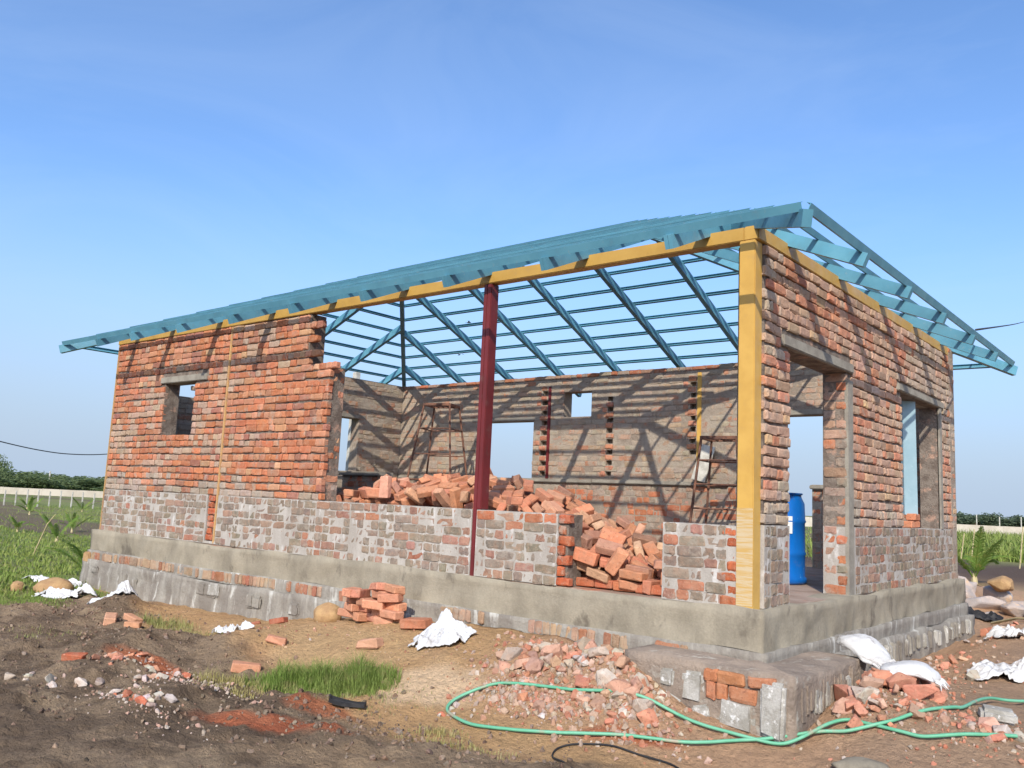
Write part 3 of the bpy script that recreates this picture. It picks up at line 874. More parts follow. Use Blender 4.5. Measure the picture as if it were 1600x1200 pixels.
# --- steel roof frame: hip roof, rafters with purlins on top
S, O = .43, .60
RB = 2.832                       # underside of rafters where they cross the wall line
RH, PH = .105, .045              # rafter and purlin depth
def roof_z(t): return RB + S * t # t = distance in from the wall line (negative outside)
HALF = W / 2
def rafter(p0, p1, flip=1):
    mb = MB()
    d = (Vector(p1) - Vector(p0)).normalized(); side = d.cross(Vector((0, 0, 1))).normalized() * .0175
    off = Vector((0, 0, RH / 2))
    for s_ in (-1, 1): mb.bar(Vector(p0) + off + side * s_, Vector(p1) + off + side * s_, .032, RH)      # two sections welded back to back
    return mb.build('rafter', M['blue_steel'], house)
for x in (-8.52, -7.34, -6.19, -5.03, -3.86, -2.72, -1.60, -.44):
    t1 = min(HALF - .03, x + L, -x) - .02
    if t1 < .1: t1 = .02
    rafter((x, -O, roof_z(-O)), (x, t1, roof_z(t1)))
    rafter((x, W + O, roof_z(-O)), (x, W - t1, roof_z(t1)))
rafter((-L + .62, -O, roof_z(-O)), (-L + .62, .6, roof_z(.6)))
rafter((-L + .62, W + O, roof_z(-O)), (-L + .62, W - .6, roof_z(.6)))
for y in (.58, 1.75, 2.92, 4.12, 5.28):
    t1 = min(HALF - .03, y, W - y) - .02
    rafter((O, y, roof_z(-O)), (-t1, y, roof_z(t1)))
    rafter((-L - O, y, roof_z(-O)), (-L + t1, y, roof_z(t1)))
def hip(sx, sy):
    cx = 0 if sx > 0 else -L; cy = 0 if sy < 0 else W
    mb = MB()
    p0 = Vector((cx + sx * (O - .01), cy + sy * (O - .01), roof_z(-O) + RH / 2)); p1 = Vector((cx - sx * (HALF - .02), cy - sy * (HALF - .02), roof_z(HALF - .02) + RH / 2))
    mb.bar(p0, p1, .07, RH + .012)
    mb.build('hip_rafter', M['blue_steel'], house)
for sx in (1, -1):
    for sy in (1, -1): hip(sx, sy)
MB().bar((-L + HALF, HALF, roof_z(HALF) + .03), (-HALF, HALF, roof_z(HALF) + .03), .10, .12).build('ridge_beam', M['blue_steel'], house)
NP = 11
for k in range(NP):
    t = -O + .025 + k * .335
    if t > HALF - .05: break
    z = roof_z(t) + RH + .012 + PH / 2
    ph, pw = (PH, .032)
    if k == 0: ph = .062; z -= .004
    e = .025
    for sy in (-1, 1):
        y = t if sy < 0 else W - t
        up = Vector((0, sy * S, 1)).normalized() if True else None
        mb = MB(); mb.chan((-L + t + e, y, z), (-t - e, y, z), pw, ph, .005, up=(0, sy * S, 1), flip=sy); mb.build('purlin', M['blue_steel'], house)
    for sx in (-1, 1):
        x = -t if sx > 0 else -L + t
        mb = MB(); mb.chan((x, t + e, z), (x, W - t - e, z), pw, ph, .005, up=(sx * S, 0, 1), flip=-sx); mb.build('purlin', M['blue_steel'], house)

# ------------------------------------------------------------------ loose bricks inside: the heap behind the low wall
HEAP = [[-1.604,1.992,0.151,0.008,-2.867,0.434],[-1.471,0.167,0.109,-3.088,0.219,0.115],[-4.976,0.348,0.534,0.385,-2.994,-0.676],[-0.832,0.265,0.039,-0.0,0.0,0.426],[-6.571,0.995,0.039,-0.0,0.0,-0.818],[-1.095,1.09,0.057,-0.091,-0.117,-2.561],[-0.862,0.22,0.13,-1.571,-0.0,-1.13],[-4.485,0.468,0.684,-0.022,-0.534,-1.894],[-4.303,1.293,0.831,1.471,0.034,0.709],[-1.257,0.373,0.074,-0.013,0.16,-0.209],[-1.983,0.295,0.316,-0.476,0.314,3.142],[-1.449,0.587,0.143,-1.351,-0.199,2.14],[-3.402,0.803,0.752,0.114,0.244,-1.251],[-1.256,1.175,0.108,2.574,0.03,1.346],[-1.473,0.399,0.164,1.423,-2.679,0.412],[-2.369,0.431,0.392,-0.361,-3.014,0.57],[-1.152,0.739,0.062,3.006,0.029,-1.436],[-1.383,1.02,0.12,-0.217,0.257,-0.776],[-2.268,1.394,0.478,0.337,-0.236,2.291],[-2.057,0.525,0.311,-0.311,-2.944,0.52],[-0.827,0.647,0.04,-3.141,0.0,1.396],[-4.158,0.911,0.755,-0.216,0.145,-2.696],[-4.155,1.173,0.839,-1.439,0.189,-1.206],[-1.754,0.551,0.216,-0.078,0.31,-0.592],[-2.453,0.829,0.505,0.388,-0.12,1.441],[-0.987,0.775,0.047,-3.141,0.069,0.129],[-2.227,0.845,0.42,-0.293,-0.266,-2.636],[-1.864,0.453,0.238,-0.192,0.275,-1.012],[-1.401,1.378,0.129,-0.336,-0.118,-1.861],[-1.26,0.735,0.104,-0.716,-0.033,1.7],[-1.996,0.682,0.312,-0.267,-0.253,-2.604],[-2.817,0.292,0.483,-0.308,-0.284,3.142],[-2.588,0.776,0.545,-0.4,3.103,1.184],[-4.397,0.92,0.748,-2.895,-0.073,0.135],[-4.138,0.321,0.562,0.361,-0.129,0.266],[-4.696,0.354,0.555,-1.457,0.362,-1.531],[-6.078,0.654,0.339,0.155,0.38,-2.447],[-0.864,0.409,0.039,0.0,-3.141,0.49],[-3.067,0.33,0.542,-0.31,-0.243,2.807],[-1.632,0.248,0.151,0.143,0.196,0.352],[-1.725,0.334,0.182,-0.203,-0.185,-2.675],[-1.049,1.488,0.052,0.128,0.057,0.957],[-1.141,1.656,0.061,0.117,-3.046,-0.78],[-2.787,0.868,0.641,-0.294,0.31,-1.285],[-1.297,1.184,0.17,-0.057,-0.566,-0.166],[-0.91,1.138,0.041,0.034,-0.0,2.263],[-1.971,0.98,0.335,-0.337,-0.222,-2.392],[-4.55,0.36,0.573,1.599,-0.382,1.236],[-1.681,1.377,0.233,2.783,-0.032,-1.593],[-6.406,0.672,0.077,-2.436,-0.117,-1.12],[-1.916,0.37,0.257,-1.748,0.282,-1.014],[-4.881,0.556,0.609,1.298,0.192,-2.887],[-2.029,0.753,0.392,0.297,0.217,2.327],[-3.586,1.481,0.824,0.101,-0.039,-2.419],[-1.369,0.858,0.166,-0.207,0.302,-2.671],[-1.684,1.178,0.237,0.022,-2.777,-0.195],[-3.969,0.561,0.663,0.317,-0.131,0.292],[-4.218,1.014,0.824,0.149,-0.214,-1.161],[-3.945,0.742,0.734,1.61,-0.259,1.291],[-1.585,0.138,0.229,-1.567,0.227,-0.0],[-2.757,1.043,0.685,-1.705,-2.723,-0.151],[-1.729,0.936,0.237,0.347,-0.05,1.522],[-2.953,0.869,0.692,-0.009,0.293,-0.966],[-2.214,1.585,0.443,-0.085,-2.726,0.577],[-2.955,2.401,0.318,0.39,-0.188,-2.903],[-1.814,1.781,0.246,0.048,-2.772,0.391],[-4.443,1.02,0.768,0.235,-0.165,0.113],[-1.099,0.501,0.067,2.697,0.046,-1.243],[-6.54,0.655,0.039,0.0,0.0,2.114],[-3.558,1.066,0.818,0.119,-0.24,0.967],[-5.175,1.108,0.684,0.145,-0.205,0.34],[-4.885,0.744,0.657,1.789,0.148,-1.092],[-3.62,2.619,0.237,0.122,-0.455,-1.825],[-2.498,1.279,0.583,-3.049,0.402,0.383],[-2.344,0.292,0.414,-2.915,0.92,0.026],[-4.412,0.678,0.684,-0.266,0.088,3.02],[-4.7,0.785,0.675,-0.132,0.236,-2.582],[-0.786,0.647,0.114,-0.001,0.0,-1.219],[-1.862,1.514,0.3,-0.365,0.166,-1.073],[-5.864,0.939,0.472,-0.315,2.812,-0.449],[-4.955,1.037,0.7,-0.266,-3.128,-0.596],[-6.36,0.896,0.124,2.351,0.303,-1.852],[-4.073,0.616,0.753,0.506,-0.566,-0.714],[-3.409,0.246,0.636,0.024,-0.751,-1.606],[-1.564,1.358,0.19,2.782,0.031,-1.442],[-1.911,0.899,0.371,-0.812,0.329,-1.899],[-3.834,0.262,0.636,-0.058,0.611,1.11],[-2.752,1.324,0.689,-0.128,-2.75,0.516],[-2.261,1.046,0.481,-0.652,0.294,-1.152],[-2.187,0.347,0.345,0.962,0.305,-1.153],[-2.607,0.99,0.595,-2.717,-0.027,1.177],[-5.402,0.535,0.524,0.221,0.22,-1.147],[-6.371,1.49,0.106,0.014,0.756,-3.141],[-0.995,0.234,0.059,1.672,-0.001,1.61],[-2.239,0.687,0.486,-2.897,-0.723,-0.075],[-2.538,0.28,0.419,1.315,-2.867,0.0],[-1.38,0.286,0.11,-1.585,0.234,-0.308],[-0.854,1.511,0.055,1.571,-0.0,0.758],[-1.666,0.371,0.248,0.265,0.073,0.937],[-4.675,0.994,0.729,-0.245,-0.13,2.144],[-5.176,1.754,0.599,-0.318,-0.369,-0.595],[-3.886,1.517,0.809,3.035,0.002,0.383],[-2.306,1.933,0.369,0.044,-2.707,0.747],[-2.698,1.632,0.629,0.399,-2.884,-0.359],[-2.486,0.5,0.529,0.797,0.292,1.914],[-4.622,0.284,0.651,1.953,0.021,-0.312],[-0.853,0.959,0.039,-0.0,-0.0,-3.078],[-3.008,0.758,0.674,-3.14,0.293,-0.971],[-1.312,0.676,0.172,-1.083,0.547,-2.178],[-1.457,0.767,0.2,-0.365,-3.1,-0.578],[-1.436,0.95,0.209,-1.17,-0.205,0.251],[-5.213,2.354,0.309,2.989,0.365,1.312],[-3.984,1.384,0.834,1.651,0.07,2.798],[-0.946,0.903,0.12,-0.082,0.023,-0.731],[-2.32,0.958,0.529,0.707,-0.267,2.011],[-1.165,0.188,0.056,-0.038,-0.093,-2.812],[-4.666,0.125,0.637,3.142,0.0,-1.05],[-2.041,1.313,0.384,-0.406,-0.079,-1.655],[-1.8,1.282,0.315,2.345,0.136,1.146],[-1.284,0.557,0.161,-1.274,-2.271,0.086],[-3.186,0.888,0.738,0.282,-0.119,0.995],[-6.38,0.288,0.087,-0.0,2.65,0.021],[-1.514,1.781,0.213,1.809,-0.167,0.846],[-3.321,0.994,0.791,-0.257,-2.953,-0.026],[-1.234,0.459,0.17,-1.913,0.333,-0.099],[-1.898,0.416,0.363,0.2,0.566,0.474],[-3.757,0.386,0.628,2.503,0.094,-0.297],[-5.434,0.292,0.444,-0.296,3.045,-0.0],[-4.671,0.661,0.672,0.748,-0.233,0.56],[-6.408,0.95,0.09,2.332,0.234,-1.922],[-1.06,1.245,0.055,0.101,0.093,0.616],[-0.956,0.628,0.111,0.303,-0.605,-0.276],[-3.223,0.494,0.628,-0.371,-2.98,-0.023],[-6.34,0.476,0.108,2.887,-0.644,0.524],[-1.816,2.429,0.131,-0.166,0.147,0.041],[-4.829,0.426,0.608,0.591,-0.693,0.771],[-0.784,0.732,0.189,3.141,0.0,-0.932],[-1.508,0.519,0.295,0.37,0.369,-1.384],[-3.166,1.116,0.821,1.015,-0.311,2.232],[-2.91,0.425,0.557,-0.363,-0.229,-3.063],[-3.066,1.172,0.787,-0.015,0.294,-0.909],[-3.752,0.781,0.734,-0.264,-0.0,3.013],[-1.686,0.489,0.284,-1.869,-0.116,-2.274],[-4.843,1.265,0.748,-0.128,-0.115,0.298],[-3.029,0.521,0.654,2.409,-0.049,-2.15],[-1.294,0.158,0.218,-1.08,-0.953,-0.0],[-1.26,1.524,0.084,-0.2,-0.006,-1.579],[-4.389,0.354,0.586,-1.603,-0.381,1.585],[-4.6,0.631,0.727,-2.899,0.746,-0.904],[-2.115,1.053,0.45,-0.231,0.728,-0.248],[-2.232,0.608,0.41,1.082,-0.217,-2.63],[-1.029,0.748,0.146,0.43,-0.046,-2.186],[-2.076,0.368,0.386,-0.515,-2.533,0.512],[-1.943,0.813,0.453,-2.689,-0.208,-0.81],[-1.095,0.96,0.056,-0.084,-0.114,-2.616],[-6.691,1.136,0.055,-1.571,-0.0,-2.266],[-5.314,0.89,0.618,0.122,-0.217,0.483],[-6.499,1.416,0.101,0.0,2.462,0.022],[-5.141,0.415,0.514,-0.138,2.822,0.86],[-4.832,0.823,0.718,0.293,-0.316,-1.228],[-2.605,0.355,0.525,-0.838,2.009,-0.745],[-4.056,1.605,0.802,1.746,-0.288,-2.018],[-1.217,1.344,0.08,0.03,-0.196,2.998],[-1.136,0.158,0.129,0.01,0.101,0.038],[-2.446,0.595,0.544,-0.766,-0.382,-1.323],[-0.893,0.372,0.15,-1.57,-0.184,-2.931],[-1.138,0.249,0.145,-1.581,-3.04,0.038],[-4.615,0.492,0.72,2.511,-0.628,0.03],[-1.139,0.327,0.147,1.645,0.352,0.038],[-4.017,1.228,0.832,-0.054,-0.092,-0.656],[-5.162,0.279,0.564,1.835,-0.095,-0.026],[-1.696,0.778,0.292,2.494,-0.278,0.434],[-0.903,0.507,0.118,1.57,-0.764,-0.371],[-3.793,1.119,0.823,-0.159,-2.931,-1.06],[-1.429,1.178,0.276,0.024,0.377,1.919],[-3.883,0.538,0.739,-0.027,-0.342,1.505],[-2.165,0.891,0.506,0.599,-0.351,2.075],[-1.752,1.084,0.315,0.587,-2.859,-0.137],[-1.577,1.877,0.185,0.808,0.302,0.41],[-3.737,0.884,0.763,0.266,-0.005,-0.115],[-1.149,2.092,0.055,-0.01,-0.103,-2.952],[-1.574,0.673,0.231,-2.768,-0.599,1.108],[-2.374,0.527,0.497,0.839,-0.276,-1.426],[-2.036,0.558,0.41,0.258,-2.692,-1.216],[-5.415,1.036,0.634,0.239,0.064,-0.852],[-1.93,2.26,0.181,0.17,0.223,1.394],[-2.126,0.711,0.461,-1.1,-0.766,-0.385],[-2.399,0.687,0.568,-0.6,0.458,-0.276],[-1.59,3.165,0.04,0.0,0.0,2.708],[-3.688,1.231,0.845,0.029,0.104,2.214],[-2.228,1.222,0.47,3.069,0.409,-0.053],[-6.654,0.792,0.039,-3.141,0.0,0.491],[-5.458,1.869,0.509,-0.343,0.294,0.919],[-4.237,0.466,0.618,-0.051,0.381,-1.783],[-1.625,0.933,0.201,-0.347,0.031,-1.636],[-2.701,0.36,0.553,-1.194,0.191,1.981],[-5.261,0.535,0.541,-0.138,-0.309,1.665],[-2.166,2.246,0.233,-0.281,0.196,0.009],[-5.612,0.563,0.507,-0.007,-0.44,0.618],[-3.177,0.672,0.68,-2.843,0.003,0.559],[-1.575,0.305,0.275,-0.557,0.512,-1.458],[-3.879,0.962,0.795,1.568,0.264,-1.713],[-5.315,0.355,0.556,-0.127,0.304,-2.305],[-3.808,2.621,0.234,0.188,2.713,-1.121],[-2.815,0.614,0.592,-2.709,0.014,0.833],[-5.787,0.789,0.499,1.266,0.319,2.742],[-4.801,0.977,0.785,0.27,-0.023,-0.438],[-4.248,0.586,0.727,-0.076,-0.335,-1.667],[-1.4,0.205,0.303,-0.606,-2.949,0.422],[-4.477,1.505,0.779,0.081,0.151,3.037],[-3.498,0.77,0.795,-2.376,-0.137,-0.853],[-3.975,0.354,0.597,1.559,-0.39,1.538],[-4.195,0.175,0.712,-1.782,1.571,0.0],[-5.692,0.36,0.419,-0.396,-0.162,1.871],[-2.843,0.317,0.628,-2.72,0.343,0.826],[-2.446,0.825,0.583,-0.053,-2.739,-0.28],[-1.427,0.719,0.286,-1.884,-0.195,2.131],[-1.763,0.522,0.35,-0.369,-2.497,1.027],[-3.49,0.32,0.662,-0.953,-0.117,0.911],[-3.805,1.376,0.9,-2.156,0.629,1.895],[-1.743,1.623,0.245,2.791,0.063,-1.151],[-3.646,0.263,0.682,-0.569,0.208,-2.297],[-1.2,1.926,0.081,-1.654,-0.095,-2.267],[-5.587,0.339,0.527,0.378,-2.151,1.607],[-1.427,1.415,0.218,-0.081,-0.346,-2.864],[-5.499,0.899,0.635,-0.082,0.62,-2.474],[-1.596,0.99,0.273,2.793,-0.013,-1.756],[-2.477,1.469,0.562,-0.162,0.369,-0.26],[-1.574,1.266,0.276,-0.374,0.019,-1.475],[-1.561,1.022,0.349,-0.409,-0.2,-2.314],[-3.568,0.426,0.621,0.061,-2.749,-1.798],[-1.224,1.505,0.154,-0.061,-2.905,0.271],[-5.624,0.813,0.556,0.433,-0.099,-0.932],[-5.186,0.769,0.625,1.626,-0.245,0.819],[-1.963,1.098,0.403,-2.43,0.588,1.048],[-5.079,0.635,0.592,-0.088,-0.297,1.477],[-2.06,0.286,0.478,-1.307,0.74,0.106],[-3.264,0.379,0.645,-1.216,-0.153,-0.308],[-3.735,0.513,0.652,-0.371,-3.006,-0.407],[-2.607,0.482,0.499,1.676,0.418,-0.542],[-1.026,2.306,0.044,3.086,0.016,-0.885],[-0.865,0.241,0.221,0.0,3.141,0.549],[-1.128,1.885,0.073,1.658,0.09,0.884],[-2.737,1.192,0.691,-0.31,-0.323,-2.773],[-1.382,1.727,0.128,1.807,-0.216,2.497],[-5.982,0.79,0.446,-0.107,0.097,1.31],[-1.787,0.893,0.346,-1.661,2.331,-0.125],[-3.83,0.318,0.696,0.636,0.046,2.948],[-2.23,0.349,0.443,-0.933,-0.277,1.889],[-2.047,1.508,0.378,0.03,0.402,0.178],[-1.183,0.895,0.15,0.546,-0.3,-0.484],[-3.575,0.616,0.713,-1.345,-0.268,0.77],[-6.742,2.58,0.039,-0.0,0.0,1.551],[-4.26,0.785,0.734,-1.811,-0.098,2.631],[-6.388,1.245,0.103,-0.0,-0.713,0.123],[-1.737,0.261,0.348,1.431,-0.227,2.92],[-4.001,2.328,0.378,0.462,-3.101,0.114],[-6.187,0.288,0.212,0.113,-0.633,0.003],[-1.635,2.156,0.153,1.412,0.191,-0.017],[-2.113,0.523,0.448,-1.836,0.463,-1.22],[-3.264,0.278,0.628,-1.238,1.977,-1.267],[-4.364,0.198,0.654,1.571,-0.0,0.372],[-1.325,1.806,0.112,1.757,-0.191,2.72],[-1.465,1.126,0.211,-0.118,2.782,-1.611],[-5.495,0.429,0.523,-0.274,0.214,2.131],[-3.049,3.008,0.051,0.24,-0.008,-3.135],[-3.546,0.45,0.732,0.575,-0.022,0.177],[-1.632,0.625,0.396,-0.649,-2.798,0.582],[-1.63,1.63,0.221,-1.239,-0.102,2.105],[-2.372,1.193,0.577,2.41,0.276,-1.953],[-4.0,0.979,0.828,0.774,0.029,-1.421],[-1.083,1.084,0.162,-0.306,-0.222,-0.333],[-2.063,1.509,0.468,0.174,-2.765,-0.356],[-1.673,0.42,0.374,-2.487,-0.02,1.047],[-3.765,0.641,0.757,1.244,-0.609,2.49],[-3.018,0.145,0.654,1.571,-0.0,2.201],[-4.08,0.332,0.649,0.024,2.76,1.571],[-6.014,1.917,0.324,0.433,-0.077,-2.105],[-5.511,0.164,0.654,1.571,-0.0,-3.045],[-1.5,0.508,0.38,-0.248,-2.684,-1.685],[-2.555,0.54,0.59,-2.372,-0.296,-1.224],[-1.904,0.478,0.452,0.58,-0.005,1.801],[-0.955,1.517,0.136,0.337,-0.061,-2.212],[-6.553,0.388,0.055,1.571,0.0,-2.476],[-3.397,1.449,0.834,0.069,0.202,0.823],[-1.337,1.259,0.246,0.004,2.817,-1.289],[-1.372,0.234,0.197,-0.278,-3.079,0.429],[-1.879,0.621,0.343,-0.356,-2.978,0.896],[-0.961,1.816,0.045,-0.0,0.046,0.658],[-1.847,1.378,0.389,1.034,-0.578,-0.678],[-4.08,0.753,0.79,0.525,-2.842,0.964],[-2.821,1.491,0.721,-1.378,-2.785,-0.303],[-1.457,0.347,0.382,-1.153,-0.255,-2.881],[-1.915,1.321,0.409,-2.326,0.401,-1.195],[-5.059,2.995,0.065,0.0,0.242,1.649],[-2.398,0.143,0.637,-0.0,-0.0,2.493],[-5.265,0.516,0.614,-2.81,-0.007,-0.321],[-0.92,2.401,0.041,-0.025,0.0,-0.546],[-1.456,1.609,0.144,2.815,0.109,-1.112],[-5.42,0.684,0.578,1.368,2.952,0.379],[-5.222,2.928,0.093,-1.571,0.376,1.495],[-3.409,0.555,0.679,0.077,2.749,1.699],[-1.505,0.534,0.217,0.044,-0.516,0.843],[-4.682,0.555,0.753,-0.909,0.594,-3.057],[-3.626,2.4,0.348,0.169,-0.44,-1.922],[-4.392,0.551,0.705,-0.519,0.414,-0.393],[-1.408,0.34,0.245,0.747,0.417,0.738],[-6.495,1.109,0.086,0.0,-2.671,-0.28],[-2.02,0.858,0.508,-0.484,-0.108,1.726],[-1.094,0.435,0.227,2.504,-0.071,-1.181],[-1.716,0.679,0.347,0.881,-0.719,2.699],[-1.385,0.865,0.272,-2.716,0.356,-0.751],[-1.045,0.494,0.135,0.636,-0.034,1.883]]
def loose_brick_mesh(i):
    me = bpy.data.meshes.new('loose_brick'); bm = bmesh.new()
    bmesh.ops.create_cube(bm, size=1)
    for v in bm.verts: v.co = Vector((v.co.x * .225, v.co.y * .107, v.co.z * .075)) + Vector((rnd(-.010, .010), rnd(-.007, .007), rnd(-.006, .006)))
    for v in random.sample(bm.verts[:], i % 3):   # chipped corners
        v.co *= rnd(.74, .93)
    bmesh.ops.bevel(bm, geom=bm.edges[:], offset=.009, segments=1, affect='EDGES')
    for v in bm.verts: v.co += Vector((rnd(-.0025, .0025), rnd(-.0025, .0025), rnd(-.0025, .0025)))
    bm.to_mesh(me); bm.free(); me.materials.append(M['brick_loose']); return me
LBM = [loose_brick_mesh(i) for i in range(14)]
def loose_col():
    r = random.random()
    if r < .05: return jc((.50, .32, .20))
    if r < .14: return jc((.33, .17, .115))
    if r < .42: return jc((.50, .27, .17))
    return jc((.48, .195, .11))
def loose(loc, rot, label, group=None, sc=1, col=None, name='loose_brick'):
    o = bpy.data.objects.new(name, random.choice(LBM)); COL.objects.link(o)
    o.location = loc; o.rotation_euler = rot; o.color = (*(col or loose_col()), 1)
    o.scale = (sc, sc, sc) if isinstance(sc, (int, float)) else sc
    return tag(o, label, 'brick', group)
def heap_label(x, y, z, c):
    hue = 'buff yellow' if c[1] > .62 * c[0] else 'dark brown' if c[0] < .40 else 'pale pinkish' if c[1] > .5 * c[0] else 'orange'
    if y > 1.45: where = 'on the far side of the heap behind the low wall'
    elif x < -4.6: where = 'at the left end of the heap behind the low wall'
    elif x < -2.8: where = 'in the crest of the heap left of the red post'
    elif x < -1.95: where = 'in the heap just right of the red post'
    elif z > .28: where = 'on the slope spilling into the gap in the low wall'
    else: where = 'at the foot of the heap in the wall gap'
    return hue + ' loose brick ' + where
for a in HEAP:
    c_ = loose_col()
    loose((a[0], a[1], a[2] + .035 * min(1, max(0, a[2] - .06) * 4) + .10 * max(0, a[2] - .4)), a[3:], heap_label(a[0], a[1], a[2], c_), 'bricks in the big heap inside the house', (1, 1, 1), c_)
for k in range(5):                                   # a wet red row along the gap in the wall
    loose((-1.60 + k * .19 + rnd(-.01, .01), .20 + rnd(-.015, .015), .036 + .002 * k), (rnd(-.04, .04), rnd(-.04, .04), rnd(-.12, .12)), ['leftmost', 'second', 'middle', 'fourth', 'rightmost'][k] + ' wet red brick in the row along the wall gap', 'wet red bricks along the wall gap', (.85, 1, 1), jc((.40, .12, .06)))
# the heap's core
def core(x, y):
    c = np.interp(x, [-6.4, -6.1, -5.6, -4.4, -3.4, -2.9, -2.3, -1.8, -1.3, -1.0], [0, .35, .6, .78, .82, .72, .46, .24, .05, 0])
    return c * np.interp(y, [0, .25, .6, 1.2, 1.6, 2.2, 3.0], [.55, .62, .8, 1, .95, .5, 0]) + .10 * max(0, c - .4) + .02
mb = MB(); nx_, ny_ = 90, 40
for j in range(ny_ + 1):
    for i in range(nx_ + 1):
        x = -6.45 + 5.4 * i / nx_; y = .24 + 2.8 * j / ny_
        mb.v.append((x, y, core(x, y) - .03 + .02 * float(fbm(x * 9, y * 9, 3, 4)) if 0 < i < nx_ and 0 < j < ny_ else 0))
for j in range(ny_):
    for i in range(nx_):
        a = j * (nx_ + 1) + i; mb.f.append((a, a + 1, a + nx_ + 2, a + nx_ + 1))
n = NB('brick rubble dust'); c = n.mix(n.noise(12, 6, .7), (.28, .09, .045), (.46, .2, .11)); n.bump(n.noise(18, 6, .75), 1., .05)
M['rubble_dust'] = n.fin(c, .95)
tag(mb.build('brick_rubble', M['rubble_dust']), 'broken brick rubble filling the middle of the big brick heap', 'rubble', kind='stuff')

# ------------------------------------------------------------------ small stack of bricks against the plinth
SX, SY = -3.62, -.42
zg = gz(SX, SY)
rows = [(0, [(-.36, 0), (-.10, 1), (.03, 0), (.24, 0), (.46, 0)]), (1, [(-.30, 0), (-.10, 0), (.14, 0), (.37, 0)]), (2, [(-.22, 1), (-.06, 1), (.12, 0), (.35, 0)]), (3, [(-.24, 1), (-.12, 1), (.10, 0), (.34, 0)]), (4, [(.02, 0), (.33, 0)])]
ROWN = ['bottom row', 'second row', 'third row', 'fourth row', 'top row']
ORD = {2: ['left', 'right'], 4: ['leftmost', 'second from the left', 'second from the right', 'rightmost'], 5: ['leftmost', 'second from the left', 'middle', 'second from the right', 'rightmost']}
for k, row in rows:
    for i_, (dx, turned) in enumerate(row):
        loose((SX + dx * .92 + rnd(-.025, .025), SY - .02 + rnd(-.06, .06), zg + .035 + k * .073), (rnd(-.09, .09), rnd(-.10, .10), (math.pi / 2 if turned else 0) + rnd(-.45, .45)),
              ORD[len(row)][i_] + ' brick in the ' + ROWN[k] + ' of the small stack by the plinth', 'bricks of the small stack by the plinth', 1, jc((.50, .23, .14)))
loose((SX + .66, SY - .05, gz(SX + .66, SY - .05) + .045), (.05, -.1, .15), 'rounded brown brick lying just right of the small stack', None, (1.25, 1.3, 1.2), (.40, .16, .09))
for (x, y, rz, sc, col, lab) in (
        (-3.10, -.88, .25, 1.05, (.50, .28, .18), 'pale pink brick lying alone on the ochre bank'),
        (-4.03, -1.16, .8, .85, (.50, .24, .15), 'broken brick left of the ochre bank near the black soil'),
        (-3.78, -1.62, 1.0, 1.05, (.52, .25, .15), 'upturned brick at the left end of the grass tuft'),
        (-5.0, -.45, .4, .8, (.33, .10, .06), 'dark red brick piece lying left of the round boulder'),
        (-5.25, -.55, .9, .45, (.34, .12, .07), 'small dark red brick scrap by the footing'),
        (-6.85, -1.30, -.5, 1.1, (.54, .30, .19), 'large pale brick left of the ochre bank below the white sheet'),
        (-6.6, -1.18, .2, .9, (.54, .28, .17), 'second pale brick leaning behind the large pale brick'),
        (-6.38, -1.28, .5, .8, (.50, .26, .15), 'third pale brick at the right of the pale trio'),
        (-4.72, -2.62, .6, .85, (.36, .10, .05), 'dark red brick lump at the left edge of the red soil patch')):
    loose((x, y, gz(x, y) + .032 * sc), (rnd(-.25, .25), rnd(-.25, .25), rz), lab, None, sc, col)

# ------------------------------------------------------------------ fragments and rubble
def frag_mesh(i):
    me = bpy.data.meshes.new('brick_fragment'); bm = bmesh.new()
    for k in range(13):
        v = Vector((random.gauss(0, 1), random.gauss(0, 1), random.gauss(0, 1))).normalized()
        bm.verts.new((v.x * .6 * rnd(.8, 1.1), v.y * .45 * rnd(.8, 1.1), v.z * .38 * rnd(.8, 1.1)))
    bmesh.ops.convex_hull(bm, input=bm.verts[:])
    bmesh.ops.delete(bm, geom=[v for v in bm.verts if not v.link_faces], context='VERTS')
    bmesh.ops.bevel(bm, geom=bm.edges[:], offset=.022, segments=1, affect='EDGES')
    for v in bm.verts: v.co *= rnd(.97, 1.03)
    bm.to_mesh(me); bm.free(); return me
FR = [frag_mesh(i) for i in range(14)]
FRB = []; FRS = []
for m_ in FR:
    a = m_.copy(); a.materials.append(M['brick_loose']); FRB.append(a)
def frag(x, y, s, col, label, group, dz=0, cat='rubble', name='brick_fragment'):
    o = bpy.data.objects.new(name, random.choice(FRB)); COL.objects.link(o)
    o.location = (x, y, gz(x, y) + s * .10 + dz); o.rotation_euler = (rnd(0, 6), rnd(-.4, .4), rnd(0, 6)); o.scale = (s, s, s * rnd(.8, 1.1)); o.color = (*col, 1)
    return tag(o, label, cat, group)
def frag_col(pal):
    r = random.random()
    if pal == 'R': return jc((.45, .20, .13)) if r < .5 else jc((.47, .29, .21)) if r < .85 else jc((.42, .37, .32))
    if pal == 'C': return jc((.44, .26, .185)) if r < .52 else jc((.42, .34, .27)) if r < .72 else jc((.45, .19, .12)) if r < .90 else jc((.52, .47, .41))
    if pal == 'W': return jc((.46, .41, .36)) if r < .5 else jc((.34, .28, .24)) if r < .8 else jc((.42, .14, .08))
    return jc((.40, .13, .07))
